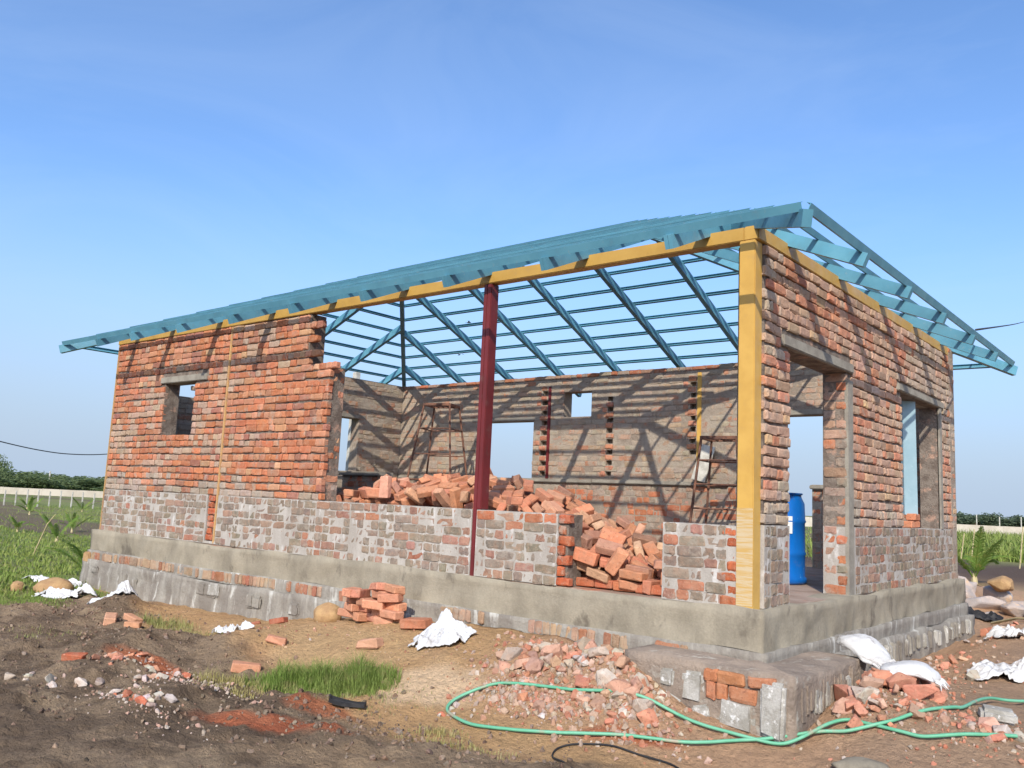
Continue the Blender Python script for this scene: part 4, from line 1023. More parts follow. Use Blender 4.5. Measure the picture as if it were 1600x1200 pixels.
def scatter(n_, cx, cy, rx, ry, rot, smin, smax, pal, label, group, hmound=0, name='brick_fragment'):
    c, s = math.cos(rot), math.sin(rot); k = 0
    while k < n_:
        u, v = random.gauss(0, .5), random.gauss(0, .5)
        if u * u + v * v > 1: continue
        x = cx + u * rx * c - v * ry * s; y = cy + u * rx * s + v * ry * c
        if x > -10.4 and x < .5 and y > -.28 and y < 6 and not (x > .3 and y > .85): continue
        if -.65 < x < .5 and y > -.53 and y < .9: continue
        sz = smin + (smax - smin) * random.random() ** 2.2
        frag(x, y, sz, frag_col(pal), label, group, hmound * math.exp(-(u * u + v * v) * 3), 'chip' if name == 'stone_chip' else 'rubble', name); k += 1
scatter(72, -1.15, -.60, .62, .36, .1, .06, .20, 'C', 'dusty pinkish fragment in the rubble heap before the plinth', 'rubble before the plinth', .03)
scatter(34, -1.05, -.98, .65, .18, .2, .05, .12, 'C', 'small dusty fragment in the rubble inside the hose loop', 'rubble inside the hose loop')
scatter(28, -.50, -.78, .28, .22, .5, .07, .2, 'C', 'dusty fragment in the rubble left of the corner step', 'rubble left of the corner step')
scatter(60, .84, .25, .36, .55, .1, .07, .21, 'R', 'red brick fragment in the rubble by the corner step', 'rubble by the corner step', .05)
scatter(28, 1.35, .12, .5, .2, .3, .06, .17, 'R', 'red brick fragment strewn along the hose at lower right', 'rubble along the hose at right')
scatter(16, .62, 2.7, .4, 1.4, .0, .05, .16, 'R', 'brick piece strewn on the earth along the side wall', 'brick pieces along the side wall')
scatter(16, .6, 5.2, .6, 1.2, .0, .08, .2, 'R', 'brick piece on the earth near the far right corner', 'brick pieces by the far right corner')
scatter(22, -4.35, -2.3, .55, .22, .1, .05, .16, 'R', 'reddish lump in the red soil patch at left', 'lumps in the red patch at left')
scatter(20, -3.95, -2.25, .4, .16, -.2, .04, .11, 'W', 'pale chip in the upper patch of whitish rubble at left', 'pale chips of the upper left patch', name='stone_chip')
scatter(18, -3.25, -2.85, .4, .15, .2, .04, .11, 'W', 'pale chip in the lower patch of whitish rubble at left', 'pale chips of the lower left patch', name='stone_chip')
scatter(11, -4.5, -2.98, .6, .22, .4, .05, .14, 'W', 'pale chip near the left edge of the dark soil', 'pale chips at the left edge', name='stone_chip')
scatter(8, -1.62, -1.3, .18, .12, .4, .04, .08, 'W', 'white stone chip beside the hose bend', 'white chips by the hose bend', name='stone_chip')
scatter(9, -4.6, -1.0, 1.2, .4, 0, .04, .08, 'R', 'tiny brick scrap on the ochre bank', 'brick scraps on the ochre bank')
# gravel, too fine to count
def gravel(n_, spots, smin, smax, cols, name, label):
    VV = []; FF = []; CC = []; nb = 0
    vs = [(np.array([v.co[:] for v in m_.vertices]), [tuple(p.vertices) for p in m_.polygons]) for m_ in FR[:5]]
    k = 0
    while k < n_:
        cx, cy, rx, ry = random.choice(spots)
        x, y = random.gauss(cx, rx), random.gauss(cy, ry)
        if (-10.4 < x < .3 and y > -.27) or (-.65 < x < .5 and -.53 < y < .9): continue
        V, F = random.choice(vs); s = smin + (smax - smin) * random.random() ** 3
        R3 = np.array(Euler((rnd(0, 6), rnd(0, 6), rnd(0, 6))).to_matrix())
        P = V @ R3.T * s + np.array([x, y, gz(x, y) + s * .1])
        VV.append(P); FF += [tuple(i + nb for i in f) for f in F]; nb += len(P)
        c = jc(random.choice(cols)); CC.append(np.tile(np.array([*c, 1.]), (len(P), 1))); k += 1
    me = bpy.data.meshes.new(name); me.from_pydata(np.concatenate(VV).tolist(), [], FF); me.update()
    a = me.color_attributes.new('col', 'FLOAT_COLOR', 'POINT'); a.data.foreach_set('color', np.concatenate(CC).astype(np.float32).ravel())
    me.materials.append(M['brick_stuff'])
    tag(add_obj(name, me), label, 'gravel', kind='stuff')
pink = [(.40, .23, .16), (.38, .28, .21), (.37, .16, .10), (.42, .35, .29), (.34, .25, .19)]
gravel(2300, [(-1.1, -.66, .45, .22), (-1.0, -.98, .38, .12), (-.55, -.82, .22, .13), (-1.35, -1.02, .22, .1), (-1.15, -.5, .3, .12)], .012, .07, pink, 'brick_gravel', 'fine brick and mortar crumbs around the rubble before the plinth')
gravel(900, [(.85, .3, .3, .4), (1.3, .1, .4, .2), (.6, 2.2, .25, .9)], .012, .05, [(.45, .2, .13), (.4, .16, .1), (.42, .34, .28)], 'brick_gravel', 'fine red brick crumbs around the rubble by the corner step')
dk_c = [(.12, .09, .068), (.16, .122, .09), (.07, .052, .04), (.2, .155, .115), (.1, .075, .055), (.14, .105, .08)]
gravel(2600, [(-3.5, -2.6, 1.4, .6), (-1.5, -1.9, .8, .3), (-5.5, -1.9, 1.2, .4), (-7.5, -1.1, 1.0, .3)], .012, .055, dk_c, 'soil_clods', 'crumbly black soil clods over the foreground')
gravel(520, [(-3.9, -2.25, .4, .13), (-3.2, -2.85, .4, .12), (-3.55, -2.1, .3, .1)], .012, .045, [(.46, .39, .34), (.36, .3, .26), (.42, .26, .2)], 'stone_chips', 'whitish mortar chips in the dark soil at left')
gravel(500, [(-4.0, -.8, 1.2, .3), (-2.4, -.8, .6, .3)], .010, .03, [(.36, .24, .13), (.42, .3, .19), (.3, .14, .09)], 'soil_clods', 'small ochre clods on the bank below the plinth')

# ------------------------------------------------------------------ boulders and quarry rocks
def rock_mesh(sx, sy, sz, seed, mat, lum=.18):
    bm = bmesh.new(); bmesh.ops.create_icosphere(bm, subdivisions=3, radius=1)
    for v in bm.verts:
        d = v.co.normalized()
        k = 1 + lum * float(fbm(d.x * 1.3 + seed, d.y * 1.3 + d.z * 1.1, 3, seed)) + .5 * lum * float(vnoise(d.x * 4 + seed, d.z * 4 + d.y * 3, seed))
        v.co = Vector((d.x * sx, d.y * sy, d.z * sz)) * k
    me = bpy.data.meshes.new('rock'); bm.to_mesh(me); bm.free(); me.materials.append(mat)
    me.polygons.foreach_set('use_smooth', [True] * len(me.polygons)); return me
def rock(x, y, s, seed, mat, label, cat='rock', name='boulder', dz=.3, rz=0, group=None, z=None):
    o = add_obj(name, rock_mesh(*s, seed, M[mat])); o.location = (x, y, (gz(x, y) if z is None else z) + s[2] * dz); o.rotation_euler = (0, 0, rz)
    return tag(o, label, cat, group)
rock(-4.25, -.42, (.16, .12, .115), 3, 'boulder', 'rounded ochre boulder at the left foot of the small brick stack', dz=.45)
rock(-9.55, -.78, (.30, .2, .14), 8, 'boulder', 'flat brown boulder between two white plastic sheets on the grass', dz=.5, rz=.3)
rock(-10.2, -.98, (.1, .09, .08), 12, 'boulder', 'small brown stone in the grass left of the flat boulder')
def angular(sx, sy, sz, mat):
    bm = bmesh.new()
    for k in range(15):
        v = Vector((random.gauss(0, 1), random.gauss(0, 1), random.gauss(0, 1))).normalized(); bm.verts.new((v.x * sx * rnd(.85, 1.15), v.y * sy * rnd(.85, 1.15), v.z * sz * rnd(.85, 1.15)))
    bmesh.ops.convex_hull(bm, input=bm.verts[:]); bmesh.ops.delete(bm, geom=[v for v in bm.verts if not v.link_faces], context='VERTS')
    bmesh.ops.bevel(bm, geom=bm.edges[:], offset=.012, segments=1, affect='EDGES')
    me = bpy.data.meshes.new('rock'); bm.to_mesh(me); bm.free(); me.materials.append(M[mat]); return me
for k, (x, y, sx, sy, sz) in enumerate(((-.55, 8.5, .34, .3, .25), (-.15, 8.1, .42, .3, .22), (.25, 8.0, .3, .25, .2), (-.75, 9.4, .3, .25, .3), (-.25, 9.3, .34, .3, .3), (.15, 9.2, .3, .3, .2), (.45, 9.6, .42, .3, .26), (.75, 8.9, .35, .3, .2), (.3, 10.2, .4, .3, .25), (.9, 10.2, .4, .35, .25), (-.05, 7.6, .2, .2, .12), (.55, 7.7, .25, .2, .15), (.9, 8.0, .2, .2, .14), (-.9, 10.4, .3, .25, .25))):
    o = add_obj('quarry_rock', angular(sx * .72, sy * .72, sz * .72, 'rock')); o.location = (x, y, gz(x, y) + sz * .25); o.rotation_euler = (0, 0, rnd(0, 6))
    tag(o, 'angular pinkish grey rock in the pile past the far corner', 'rock', 'rocks piled past the far corner')
o = add_obj('quarry_rock', angular(.22, .18, .14, 'boulder')); o.location = (-.15, 9.1, gz(-.15, 9.1) + .30)
tag(o, 'orange buff rock lying on top of the rock pile', 'rock')
o = add_obj('stone_block', stone_mesh(.22, .13, .085, 4, M['stone'], .022)); o.location = (1.42, .46, gz(1.42, .46) + .035); o.rotation_euler = (.08, .06, .35)
tag(o, 'pale grey squared stone block lying in the rubble at right', 'stone')
rock(.93, -.66, (.17, .11, .05), 41, 'concrete', 'flat rough lump of grey mortar below the hose', 'mortar lump', 'mortar_lump', .25, .7)
# ------------------------------------------------------------------ white sacks and sheets
def sack_mesh(lx, ly, lz, seed):
    V = []; F = []; nu, nv_ = 60, 34
    for j in range(nv_ + 1):
        ph = -math.pi / 2 + math.pi * j / nv_
        for i in range(nu):
            th = 2 * math.pi * i / nu
            cp, sp = math.cos(ph), math.sin(ph)
            e = .62
            x = math.copysign(abs(math.cos(th)) ** e, math.cos(th)) * abs(cp) ** .7; y = math.copysign(abs(math.sin(th)) ** e, math.sin(th)) * abs(cp) ** .7; z = sp
            w = 1 + .08 * float(fbm(x * 1.8 + seed, y * 1.8 + z, 4, seed)) - .07 * abs(float(vnoise(x * 4.5 + y * 2 + seed, y * 5 - x * 2 + z * 2, seed + 3))) - .04 * abs(float(vnoise(x * 11 + y * 5 + seed, y * 9 + z * 3, seed + 5)))
            V.append((x * lx * w * (1 + .06 * math.sin(3 * y + seed)), y * ly * w, (z * lz * w if z > 0 else z * lz * .55) + .02 * math.sin(x * 3 + seed)))
    for j in range(nv_):
        for i in range(nu):
            F.append((j * nu + i, j * nu + (i + 1) % nu, (j + 1) * nu + (i + 1) % nu, (j + 1) * nu + i))
    me = bpy.data.meshes.new('sack_body'); me.from_pydata(V, [], F); me.update()
    bm = bmesh.new(); bm.from_mesh(me); bmesh.ops.remove_doubles(bm, verts=bm.verts[:], dist=.0005); bmesh.ops.recalc_face_normals(bm, faces=bm.faces[:]); bm.to_mesh(me); bm.free()
    me.polygons.foreach_set('use_smooth', [True] * len(me.polygons)); me.materials.append(M['sack']); return me
def sack(loc, rot, dims, seed, label):
    r = empty('cement_sack', loc, 0, label, 'sack'); r.rotation_euler = rot
    add_obj('sack_body', sack_mesh(*dims, seed), r)
    mb = MB()                                      # frayed mouth of the sack
    for k in range(14):
        a = -dims[1] * .7 + k * dims[1] * 1.4 / 13
        mb.tube([(dims[0] * .9, a, -.01), (dims[0] * 1.02 + rnd(0, .03), a + rnd(-.01, .01), -.02), (dims[0] * 1.08 + rnd(0, .05), a + rnd(-.03, .03), -.045 - rnd(0, .02))], [.008, .005, .002], 4)
    mb.build('frayed_mouth', M['sack'], r)
    return r
sack((.46, .86, -.285), (.12, .25, -.5), (.22, .14, .065), 2, 'full white sack slumped over the end of the corner step')
sack((.92, .36, gz(.92, .36) + .10), (.05, .10, .15), (.185, .13, .06), 7, 'white sack lying on the red rubble below the step')

def sheet(name, loc, rz, sx, sy, hts, seed, label, peak=None, mat='cloth', cat='sheet', nn=52):
    V = []; F = []
    for j in range(nn + 1):
        for i in range(nn + 1):
            u, v = i / nn * 2 - 1, j / nn * 2 - 1
            edge = 1 - .28 * float(vnoise(math.atan2(v, u) * 2.2 + seed, .5, seed))
            x, y = u * sx * edge, v * sy * edge
            fold = 1.5 * abs(float(vnoise(u * 2.4 + v * 1.1 + seed, v * 1.5, seed + 1))) * .6 + abs(float(vnoise(u * 5 + seed, v * 4 + u * 2, seed + 2))) * .35 + .55 * abs(float(vnoise(u * 8 - v * 4, v * 7 + seed, seed + 4))) + .15 * float(vnoise(u * 17, v * 17, seed))
            z = hts * fold
            if peak: z += peak[2] * math.exp(-(((u - peak[0]) / .42) ** 2 + ((v - peak[1]) / .5) ** 2)) * (1 + .35 * float(vnoise(u * 5, v * 5, seed + 9)))
            rim = max(abs(u), abs(v)); z *= 1 - .75 * max(0, rim - .7) / .3
            V.append((x, y, z))
    for j in range(nn):
        for i in range(nn):
            u, v = (i + .5) / nn * 2 - 1, (j + .5) / nn * 2 - 1
            if u * u + v * v > 1.25 + .5 * float(vnoise(u * 3, v * 3, seed)): continue
            a = j * (nn + 1) + i; F.append((a, a + 1, a + nn + 2, a + nn + 1))
    me = bpy.data.meshes.new(name); me.from_pydata(V, [], F); me.update()
    cz = Matrix.Rotation(rz, 3, 'Z')
    for v in me.vertices:                          # lie on the ground
        w = cz @ v.co; v.co.z += gz(loc[0] + w.x, loc[1] + w.y) + .012
    me.polygons.foreach_set('use_smooth', [True] * len(me.polygons))
    bm = bmesh.new(); bm.from_mesh(me); bmesh.ops.delete(bm, geom=[v for v in bm.verts if not v.link_faces], context='VERTS'); bm.to_mesh(me); bm.free()
    o = add_obj(name, me, None, M[mat]); o.location = (loc[0], loc[1], 0); o.rotation_euler = (0, 0, rz)
    md = o.modifiers.new('thickness', 'SOLIDIFY'); md.thickness = .004
    return tag(o, label, cat)
sheet('plastic_sheet', (-2.50, -.62), .4, .25, .15, .08, 3, 'crumpled white plastic sheet peaked against the plinth', (.05, .30, .15))
sheet('plastic_sheet', (-5.12, -.92), .2, .21, .10, .06, 5, 'small flat white plastic scrap on the ochre bank')
sheet('plastic_sheet', (-7.85, -.80), .35, .30, .16, .06, 11, 'white plastic sheet with a raised corner on a soil heap', (.55, .1, .11))
sheet('plastic_sheet', (-10.2, -.50), .3, .50, .14, .08, 14, 'white plastic sheet behind the flat brown boulder')
sheet('plastic_sheet', (-9.05, -.82), .55, .42, .15, .08, 17, 'white plastic sheet in front of the flat brown boulder', (.6, .1, .08))
sheet('empty_sack', (1.16, 2.75), .9, .46, .26, .08, 21, 'flattened empty white sack on the earth at right', None, 'sack', 'sack')
sheet('empty_sack', (.92, 4.6), .8, .4, .2, .10, 24, 'crumpled white sack scrap beyond the flattened sack', None, 'sack', 'sack')

# ------------------------------------------------------------------ hose, cable, rubber scraps
def smooth_path(pts, sub=8):
    P = [Vector(p) for p in pts]; out = []
    for i in range(len(P) - 1):
        a, b, c, d = P[max(i - 1, 0)], P[i], P[i + 1], P[min(i + 2, len(P) - 1)]
        for k in range(sub):
            t = k / sub
            out.append(.5 * ((2 * b) + (c - a) * t + (2 * a - 5 * b + 4 * c - d) * t * t + (3 * b - a - 3 * c + d) * t ** 3))
    out.append(P[-1]); return out
hp = [(1.95, 2.6), (1.65, 2.0), (1.4, 1.48), (1.25, 1.18), (1.23, .49), (1.2, .30), (1.06, -.03), (.91, -.20), (.75, -.30), (.57, -.37), (.26, -.61), (-.01, -.85), (-.33, -1.02), (-.69, -1.2), (-1.09, -1.37), (-1.37, -1.44), (-1.61, -1.40), (-1.72, -1.33), (-1.71, -1.2), (-1.59, -1.06), (-1.46, -.98), (-1.17, -.92), (-.82, -.88), (-.53, -.77), (-.29, -.70), (-.03, -.66), (.29, -.60), (.50, -.49), (.66, -.22), (.84, -.21), (1.03, -.22), (1.2, -.18), (1.44, -.01), (1.62, .12), (2.2, .5)]
zz_ = [gz(x, y) for x, y in hp]
hpts = smooth_path([(x, y, 0) for x, y in hp], 10)
zs_ = np.array([gz(q.x, q.y) for q in hpts]); ker = np.ones(9) / 9
zmax = np.array([zs_[max(0, i - 3):i + 4].max() for i in range(len(zs_))]); zsm = np.convolve(np.pad(zmax, 4, 'edge'), ker, 'valid')
for i, q in enumerate(hpts): q.z = zsm[i] + .020
mb = MB(); mb.tube(hpts, .0112, 10); tag(mb.build('garden_hose', M['hose'], None, True), 'long green hose looped across the rubble in the foreground', 'hose')
cp_ = smooth_path([(x, y, gz(x, y) + .012) for x, y in ((-.30, -1.75), (-.48, -1.62), (-.64, -1.52), (-.70, -1.40), (-.66, -1.31), (-.57, -1.22), (-.42, -1.18), (-.24, -1.17), (-.05, -1.12), (.12, -1.2))], 6)
mb = MB(); mb.tube(cp_, .006, 6); tag(mb.build('thin_cable', M['black'], None, True), 'thin black cable curling on the soil below the hose', 'cable')
# worn rubber sole
mb = MB()
prof = []
for k in range(15):
    t = k / 14; w = .036 + .012 * math.sin(t * 5.2 + .4)
    prof.append((t * .26 - .13, w, .02 + .03 * (1 - t) ** 3))
for s_ in (0, 1):
    pass
top = [(x, w, z + .03) for x, w, z in prof] + [(x, -w, z + .026) for x, w, z in prof[::-1]]
bot = [(x, w, z) for x, w, z in prof] + [(x, -w, z) for x, w, z in prof[::-1]]
nn_ = len(top)
mb.raw(top + bot, [tuple(range(nn_)), tuple(range(2 * nn_ - 1, nn_ - 1, -1))] + [(i, nn_ + i, nn_ + (i + 1) % nn_, (i + 1) % nn_) for i in range(nn_)])
mb.tube([(-.13, .03, .05), (-.14, .03, .085), (-.12, -.03, .085), (-.13, -.03, .05)], .008, 6)
o = mb.build('old_shoe', M['black']); o.location = (-2.32, -1.74, gz(-2.32, -1.74) - .005); o.rotation_euler = (0, 0, .62); tag(o, 'worn black rubber shoe lying below the grass tuft', 'shoe')
sheet('rubber_scrap', (-.1, 7.35), .5, .30, .08, .10, 31, 'black rubber scrap lying before the rock pile', None, 'black', 'scrap', 20)
mb = MB(); mb.tube([(.15, 6.9, gz(.15, 6.9) + .03), (.5, 6.5, gz(.5, 6.5) + .05), (.8, 6.2, gz(.8, 6.2) + .04)], [.018, .016, .012], 6); tag(mb.build('stick', M['stick']), 'bare stick lying on the earth beyond the white sacks', 'stick')

# ------------------------------------------------------------------ things standing in and around the house
def trestle(loc, rz, h, tw, bw, label):
    r = empty('trestle', loc, rz, label, 'trestle', 'rusty trestles inside the house')
    tx, ty = tw; bx_, by = bw
    foot = {}; topp = {}
    for sx in (-1, 1):
        for sy in (-1, 1):
            foot[sx, sy] = Vector((sx * bx_ / 2, sy * by / 2, 0)); topp[sx, sy] = Vector((sx * tx / 2, sy * ty / 2, h))
            MB().tube([foot[sx, sy], topp[sx, sy]], .017, 6).build('leg', M['rust'], r)
    at = lambda k, t: foot[k].lerp(topp[k], t)
    for t in (.22, .44, .63, .82):
        for sy in (-1, 1):
            MB().tube([at((-1, sy), t), at((1, sy), t)], .012, 6).build('rung', M['rust'], r)
    for t in (.44, .82):
        for sx in (-1, 1):
            MB().tube([at((sx, -1), t), at((sx, 1), t)], .011, 6).build('brace', M['rust'], r)
    mb = MB()
    for a, b in (((-1, -1), (1, -1)), ((1, -1), (1, 1)), ((1, 1), (-1, 1)), ((-1, 1), (-1, -1))): mb.bar(topp[a], topp[b], .04, .04)
    mb.build('top_frame', M['rust'], r)
    for k in range(1, 5):
        MB().bar(topp[-1, -1].lerp(topp[1, -1], k / 5), topp[-1, 1].lerp(topp[1, 1], k / 5), .025, .02).build('top_slat', M['rust'], r)
    return r
trestle((-7.45, 4.25, 0), .35, 2.22, (.46, .40), (1.0, .95), 'tall rusty steel trestle standing by the back left corner')
trestle((-2.40, 4.35, 0), .15, 1.62, (.46, .42), (.74, .72), 'lower rusty steel trestle behind the yellow corner post')
o = bevel_box('board', (-.11, -.012, -.27), (.11, .012, .27), M['white_post'], None, .004)
o.location = (-3.28, YB - .11, 1.37); o.rotation_euler = (-.2, .22, 0); tag(o, 'pale board leaning on the sill beside the thin yellow post', 'board')

# blue drum
dr = empty('plastic_drum', (-.97, 2.66, 0), 0, 'tall blue plastic drum standing inside the doorway', 'drum')
pr = [(.0, .0), (.27, .0), (.29, .02), (.29, .06), (.272, .075), (.275, .28), (.285, .30), (.275, .32), (.272, .60), (.285, .62), (.275, .64), (.268, .80), (.24, .86), (.235, .885), (.25, .89), (.25, .905), (.0, .90)]
nseg = 36; V = []; F = []
for a, z in pr:
    for k in range(nseg): V.append((a * math.cos(2 * math.pi * k / nseg), a * math.sin(2 * math.pi * k / nseg), z))
for i in range(len(pr) - 1):
    for k in range(nseg): F.append((i * nseg + k, i * nseg + (k + 1) % nseg, (i + 1) * nseg + (k + 1) % nseg, (i + 1) * nseg + k))
mb = MB(); mb.raw(V, F); mb.build('barrel', M['drum'], dr, True)
V = []; F = []
for k in range(7):
    th = math.radians(-60 + k * 4)
    V += [(.281 * math.cos(th), .281 * math.sin(th), .50), (.281 * math.cos(th), .281 * math.sin(th), .67)]
for k in range(6): F.append((2 * k, 2 * k + 2, 2 * k + 3, 2 * k + 1))
mb = MB(); mb.raw(V, F); lb = mb.build('paper_label', M['white_paper'], dr); lb.modifiers.new('thickness', 'SOLIDIFY').thickness = .002

# steel frame section waiting in the side window, on two bricks
fr = empty('steel_frame_section', (-.12, 4.28, .745), 0, 'pale blue steel section standing upright in the side window opening', 'steel section')
MB().chan((0, 0, 0), (-.012, .015, 1.27), .16, .05, .006, up=(.75, -.66, 0)).build('channel', M['pale_blue'], fr)
for k, z in enumerate((.642, .722)):
    loose((-.12 + .01 * k, 4.30 + .04 * k, z), (0, 0, 1.45 + .2 * k), ('lower' if k == 0 else 'upper') + ' orange brick propping up the pale blue steel section', None, 1, (.50, .20, .11))

# white concrete pole beyond the end wall
o = bevel_box('concrete_pole', (-.06, -.06, 0), (.06, .06, 4.05), M['white_post'], None, .01); o.location = (-11.25, 5.5, -.86); o.rotation_euler = (0, .012, 0)
tag(o, 'white concrete pole seen through the end wall window', 'pole')

# ------------------------------------------------------------------ grass
def blades(name, n_, spot, hmin, hmax, mat, label, wid=.006, zfun=gz, lean=1.0, parent=None):
    V = np.zeros((n_ * 5, 3)); F = []
    k = 0
    for i in range(n_):
        x, y, sc = spot()
        z = zfun(x, y); h = (hmin + (hmax - hmin) * random.random() ** 1.6) * sc * (.75 + .5 * float(vnoise(x * 7, y * 7, 12))); a = rnd(0, 6.283); w = wid * rnd(.6, 1.3)
        la = rnd(.1, lean) * h; dx, dy = math.cos(a) * la, math.sin(a) * la; px, py = -math.sin(a) * w, math.cos(a) * w
        V[k:k + 5] = [(x - px, y - py, z - .01), (x + px, y + py, z - .01), (x + dx * .35 - px * .7, y + dy * .35 - py * .7, z + h * .6), (x + dx * .35 + px * .7, y + dy * .35 + py * .7, z + h * .6), (x + dx, y + dy, z + h * .95)]
        F += [(k, k + 1, k + 3, k + 2), (k + 2, k + 3, k + 4)]; k += 5
    me = bpy.data.meshes.new(name); me.from_pydata(V.tolist(), [], F); me.update(); me.materials.append(mat)
    return tag(add_obj(name, me, parent), label, 'grass', kind='stuff')
def gspot(cx, cy, rx, ry, rot=0):
    c, s = math.cos(rot), math.sin(rot)
    def f():
        while True:
            u, v = random.gauss(0, .5), random.gauss(0, .5)
            if u * u + v * v < 1 and fbm(u * 3 + cx, v * 3, 2, 5) > -.35: break
        return cx + u * rx * c - v * ry * s, cy + u * rx * s + v * ry * c, 1.1 - .6 * (u * u + v * v)
    return f
def multi(*fs): return lambda: random.choice(fs)()
blades('grass_tuft', 9000, multi(gspot(-2.82, -1.50, .45, .24, .45), gspot(-2.6, -1.36, .3, .22, .4), gspot(-3.1, -1.62, .5, .22, .35)), .06, .26, M['grass'], 'bright green grass tuft in the middle foreground', .0028)
blades('grass_tuft', 2200, multi(gspot(-5.4, -1.33, .6, .25, .2), gspot(-3.5, -1.95, .5, .15, .3), gspot(-6.3, -1.0, .6, .2, .1)), .03, .14, M['dry_grass'], 'thin yellowish grass on the edge of the ochre bank', .0028)
blades('grass_tuft', 1500, multi(gspot(-2.9, -1.75, .9, .3, .35), gspot(-2.3, -1.45, .5, .3, .3), gspot(-1.5, -1.62, .25, .12, .3), gspot(-3.3, -2.1, .4, .1, .3), gspot(-1.2, -1.8, .5, .12, .3), gspot(-6.5, -2.2, 1, .4)), .02, .07, M['dry_grass'], 'sparse dry stubble on the dark soil', .003)
blades('grass_patch', 9000, multi(gspot(-10.6, -1.3, 1.6, .7, .3), gspot(-9.2, -1.35, .9, .4, .3), gspot(-11.5, -.2, 1.4, .8), gspot(-9.4, -.5, 1.0, .25), gspot(-12.5, -1.5, 1.6, 1.2)), .03, .085, M['grass'], 'green grass around the flat boulder at left', .004)

# field cover at left and right, reads as one mass
def field(n_, gen, name, label, mat, hmin, hmax, wid):
    blades(name, n_, gen, hmin, hmax, mat, label, wid, lambda x, y: gz(x, y), 1.1)
def f_left():
    while True:
        d = 13 * (60 / 13) ** random.random(); a = math.radians(rnd(-73, -60)); x = CAM_POS.x + math.sin(a) * d; y = CAM_POS.y + math.cos(a) * d
        if x > -12 and y > -.3: continue
        if float(bare_mask(x, y)) < rnd(.1, 1.1): return x, y, 1
field(20000, f_left, 'field_weeds', 'green weeds covering the field left of the house', M['weed'], .03, .15, .012)
def f_right():
    d = 42 * (120 / 42) ** random.random(); a = math.radians(rnd(-14, -8)); x = CAM_POS.x + math.sin(a) * d; y = CAM_POS.y + math.cos(a) * d
    return x, y, 1
field(15000, f_right, 'field_weeds', 'green crop rows beyond the black soil at right', M['weed'], .2, 1.1, .035)
def f_mid():
    d = 30 * (110 / 30) ** random.random(); a = math.radians(rnd(-62, -14)); return CAM_POS.x + math.sin(a) * d, CAM_POS.y + math.cos(a) * d, 1
field(6000, f_mid, 'field_weeds', 'weeds in the field behind the house', M['weed'], .2, .6, .05)

# ------------------------------------------------------------------ coconut saplings
def frond_mesh(ln, arch, wid, mat):
    mb = MB(); P = []
    for k in range(11):
        t = k / 10; P.append(Vector((ln * (t * .85), 0, ln * (1.0 * t - arch * t * t))))
    mb.tube(P, [.012 * (1 - .8 * k / 10) for k in range(11)], 5)
    for k in range(1, 30):
        t = .12 + .88 * k / 30; i = min(int(t * 10), 9); f_ = t * 10 - i
        p = P[i].lerp(P[i + 1], f_); d = (P[i + 1] - P[i]).normalized()
        for s_ in (-1, 1):
            l_ = wid * math.sin(math.pi * min(1, t * .8 + .15)) * rnd(.8, 1.1)
            tip = p + d * l_ * .75 + Vector((0, s_ * l_ * .75, -l_ * rnd(.1, .35)))
            sd = d * .014
            mid = p.lerp(tip, .5) + Vector((0, 0, .02))
            mb.raw([p - sd, p + sd, mid + sd * 1.1, mid - sd * 1.1, tip], [(0, 1, 2, 3), (3, 2, 4)])
    return mb.mesh('frond', mat)
FM = [frond_mesh(1.0, .55, .20, M['palm']), frond_mesh(.95, .8, .19, M['palm']), frond_mesh(1.1, .35, .18, M['palm'])]
def palm(x, y, s, nf, label, group=None, tilt=.2):
    z = gz(x, y); r = empty('coconut_sapling', (x, y, z), rnd(0, 6), label, 'palm', group)
    MB().tube([(0, 0, -.02), (0, 0, .10 * s), (0, 0, .2 * s)], [.06 * s, .05 * s, .03 * s], 7).build('stem', M['stick'], r)
    for k in range(nf):
        o = bpy.data.objects.new('frond', random.choice(FM)); COL.objects.link(o); o.parent = r
        o.location = (0, 0, .08 * s); o.rotation_euler = (rnd(-.1, .1), rnd(-.35, tilt), 6.283 * k / nf + rnd(-.3, .3)); o.scale = (s, s, s * rnd(.85, 1.1))
palm(-11.75, .62, .75, 7, 'coconut sapling growing right beside the left end of the plinth', None, .35)
palm(-20.4, 3.8, .7, 6, 'coconut sapling in the left field near the tilted stick', 'coconut saplings in the field')
palm(-24.6, 6.0, .65, 6, 'coconut sapling in the left field, in line with the fence', 'coconut saplings in the field')
palm(-24.6, 4.45, .6, 6, 'coconut sapling near the left edge of the field', 'coconut saplings in the field')
for (x, y) in ((-43, 14.5), (-38, 10.0), (-33, 11.3), (-46, 13.0)): palm(x, y, .8, 6, 'small far coconut sapling before the row of white fence posts', 'far coconut saplings')
palm(-2.55, 18.9, 1.35, 9, 'leafy coconut sapling peeping out behind the right end of the house', None, -.1)
mb = MB(); mb.tube([(-16.5, 1.7, -.87), (-16.1, 1.75, -.2), (-15.9, 1.8, .0)], [.018, .014, .01], 6); tag(mb.build('tilted_stick', M['stick']), 'thin pale stick leaning in the left field', 'stick')
for x, y, h in ((-6.2, 34, 1.1), (-5.6, 33, 1.3), (-3.4, 30, 1.5)):
    mb = MB(); mb.tube([(x, y, -.87), (x + .15, y, -.86 + h)], .022, 5); tag(mb.build('plant_stake', M['stick']), 'thin pale stake at the edge of the black soil at right', 'stake', 'stakes at the right field edge')

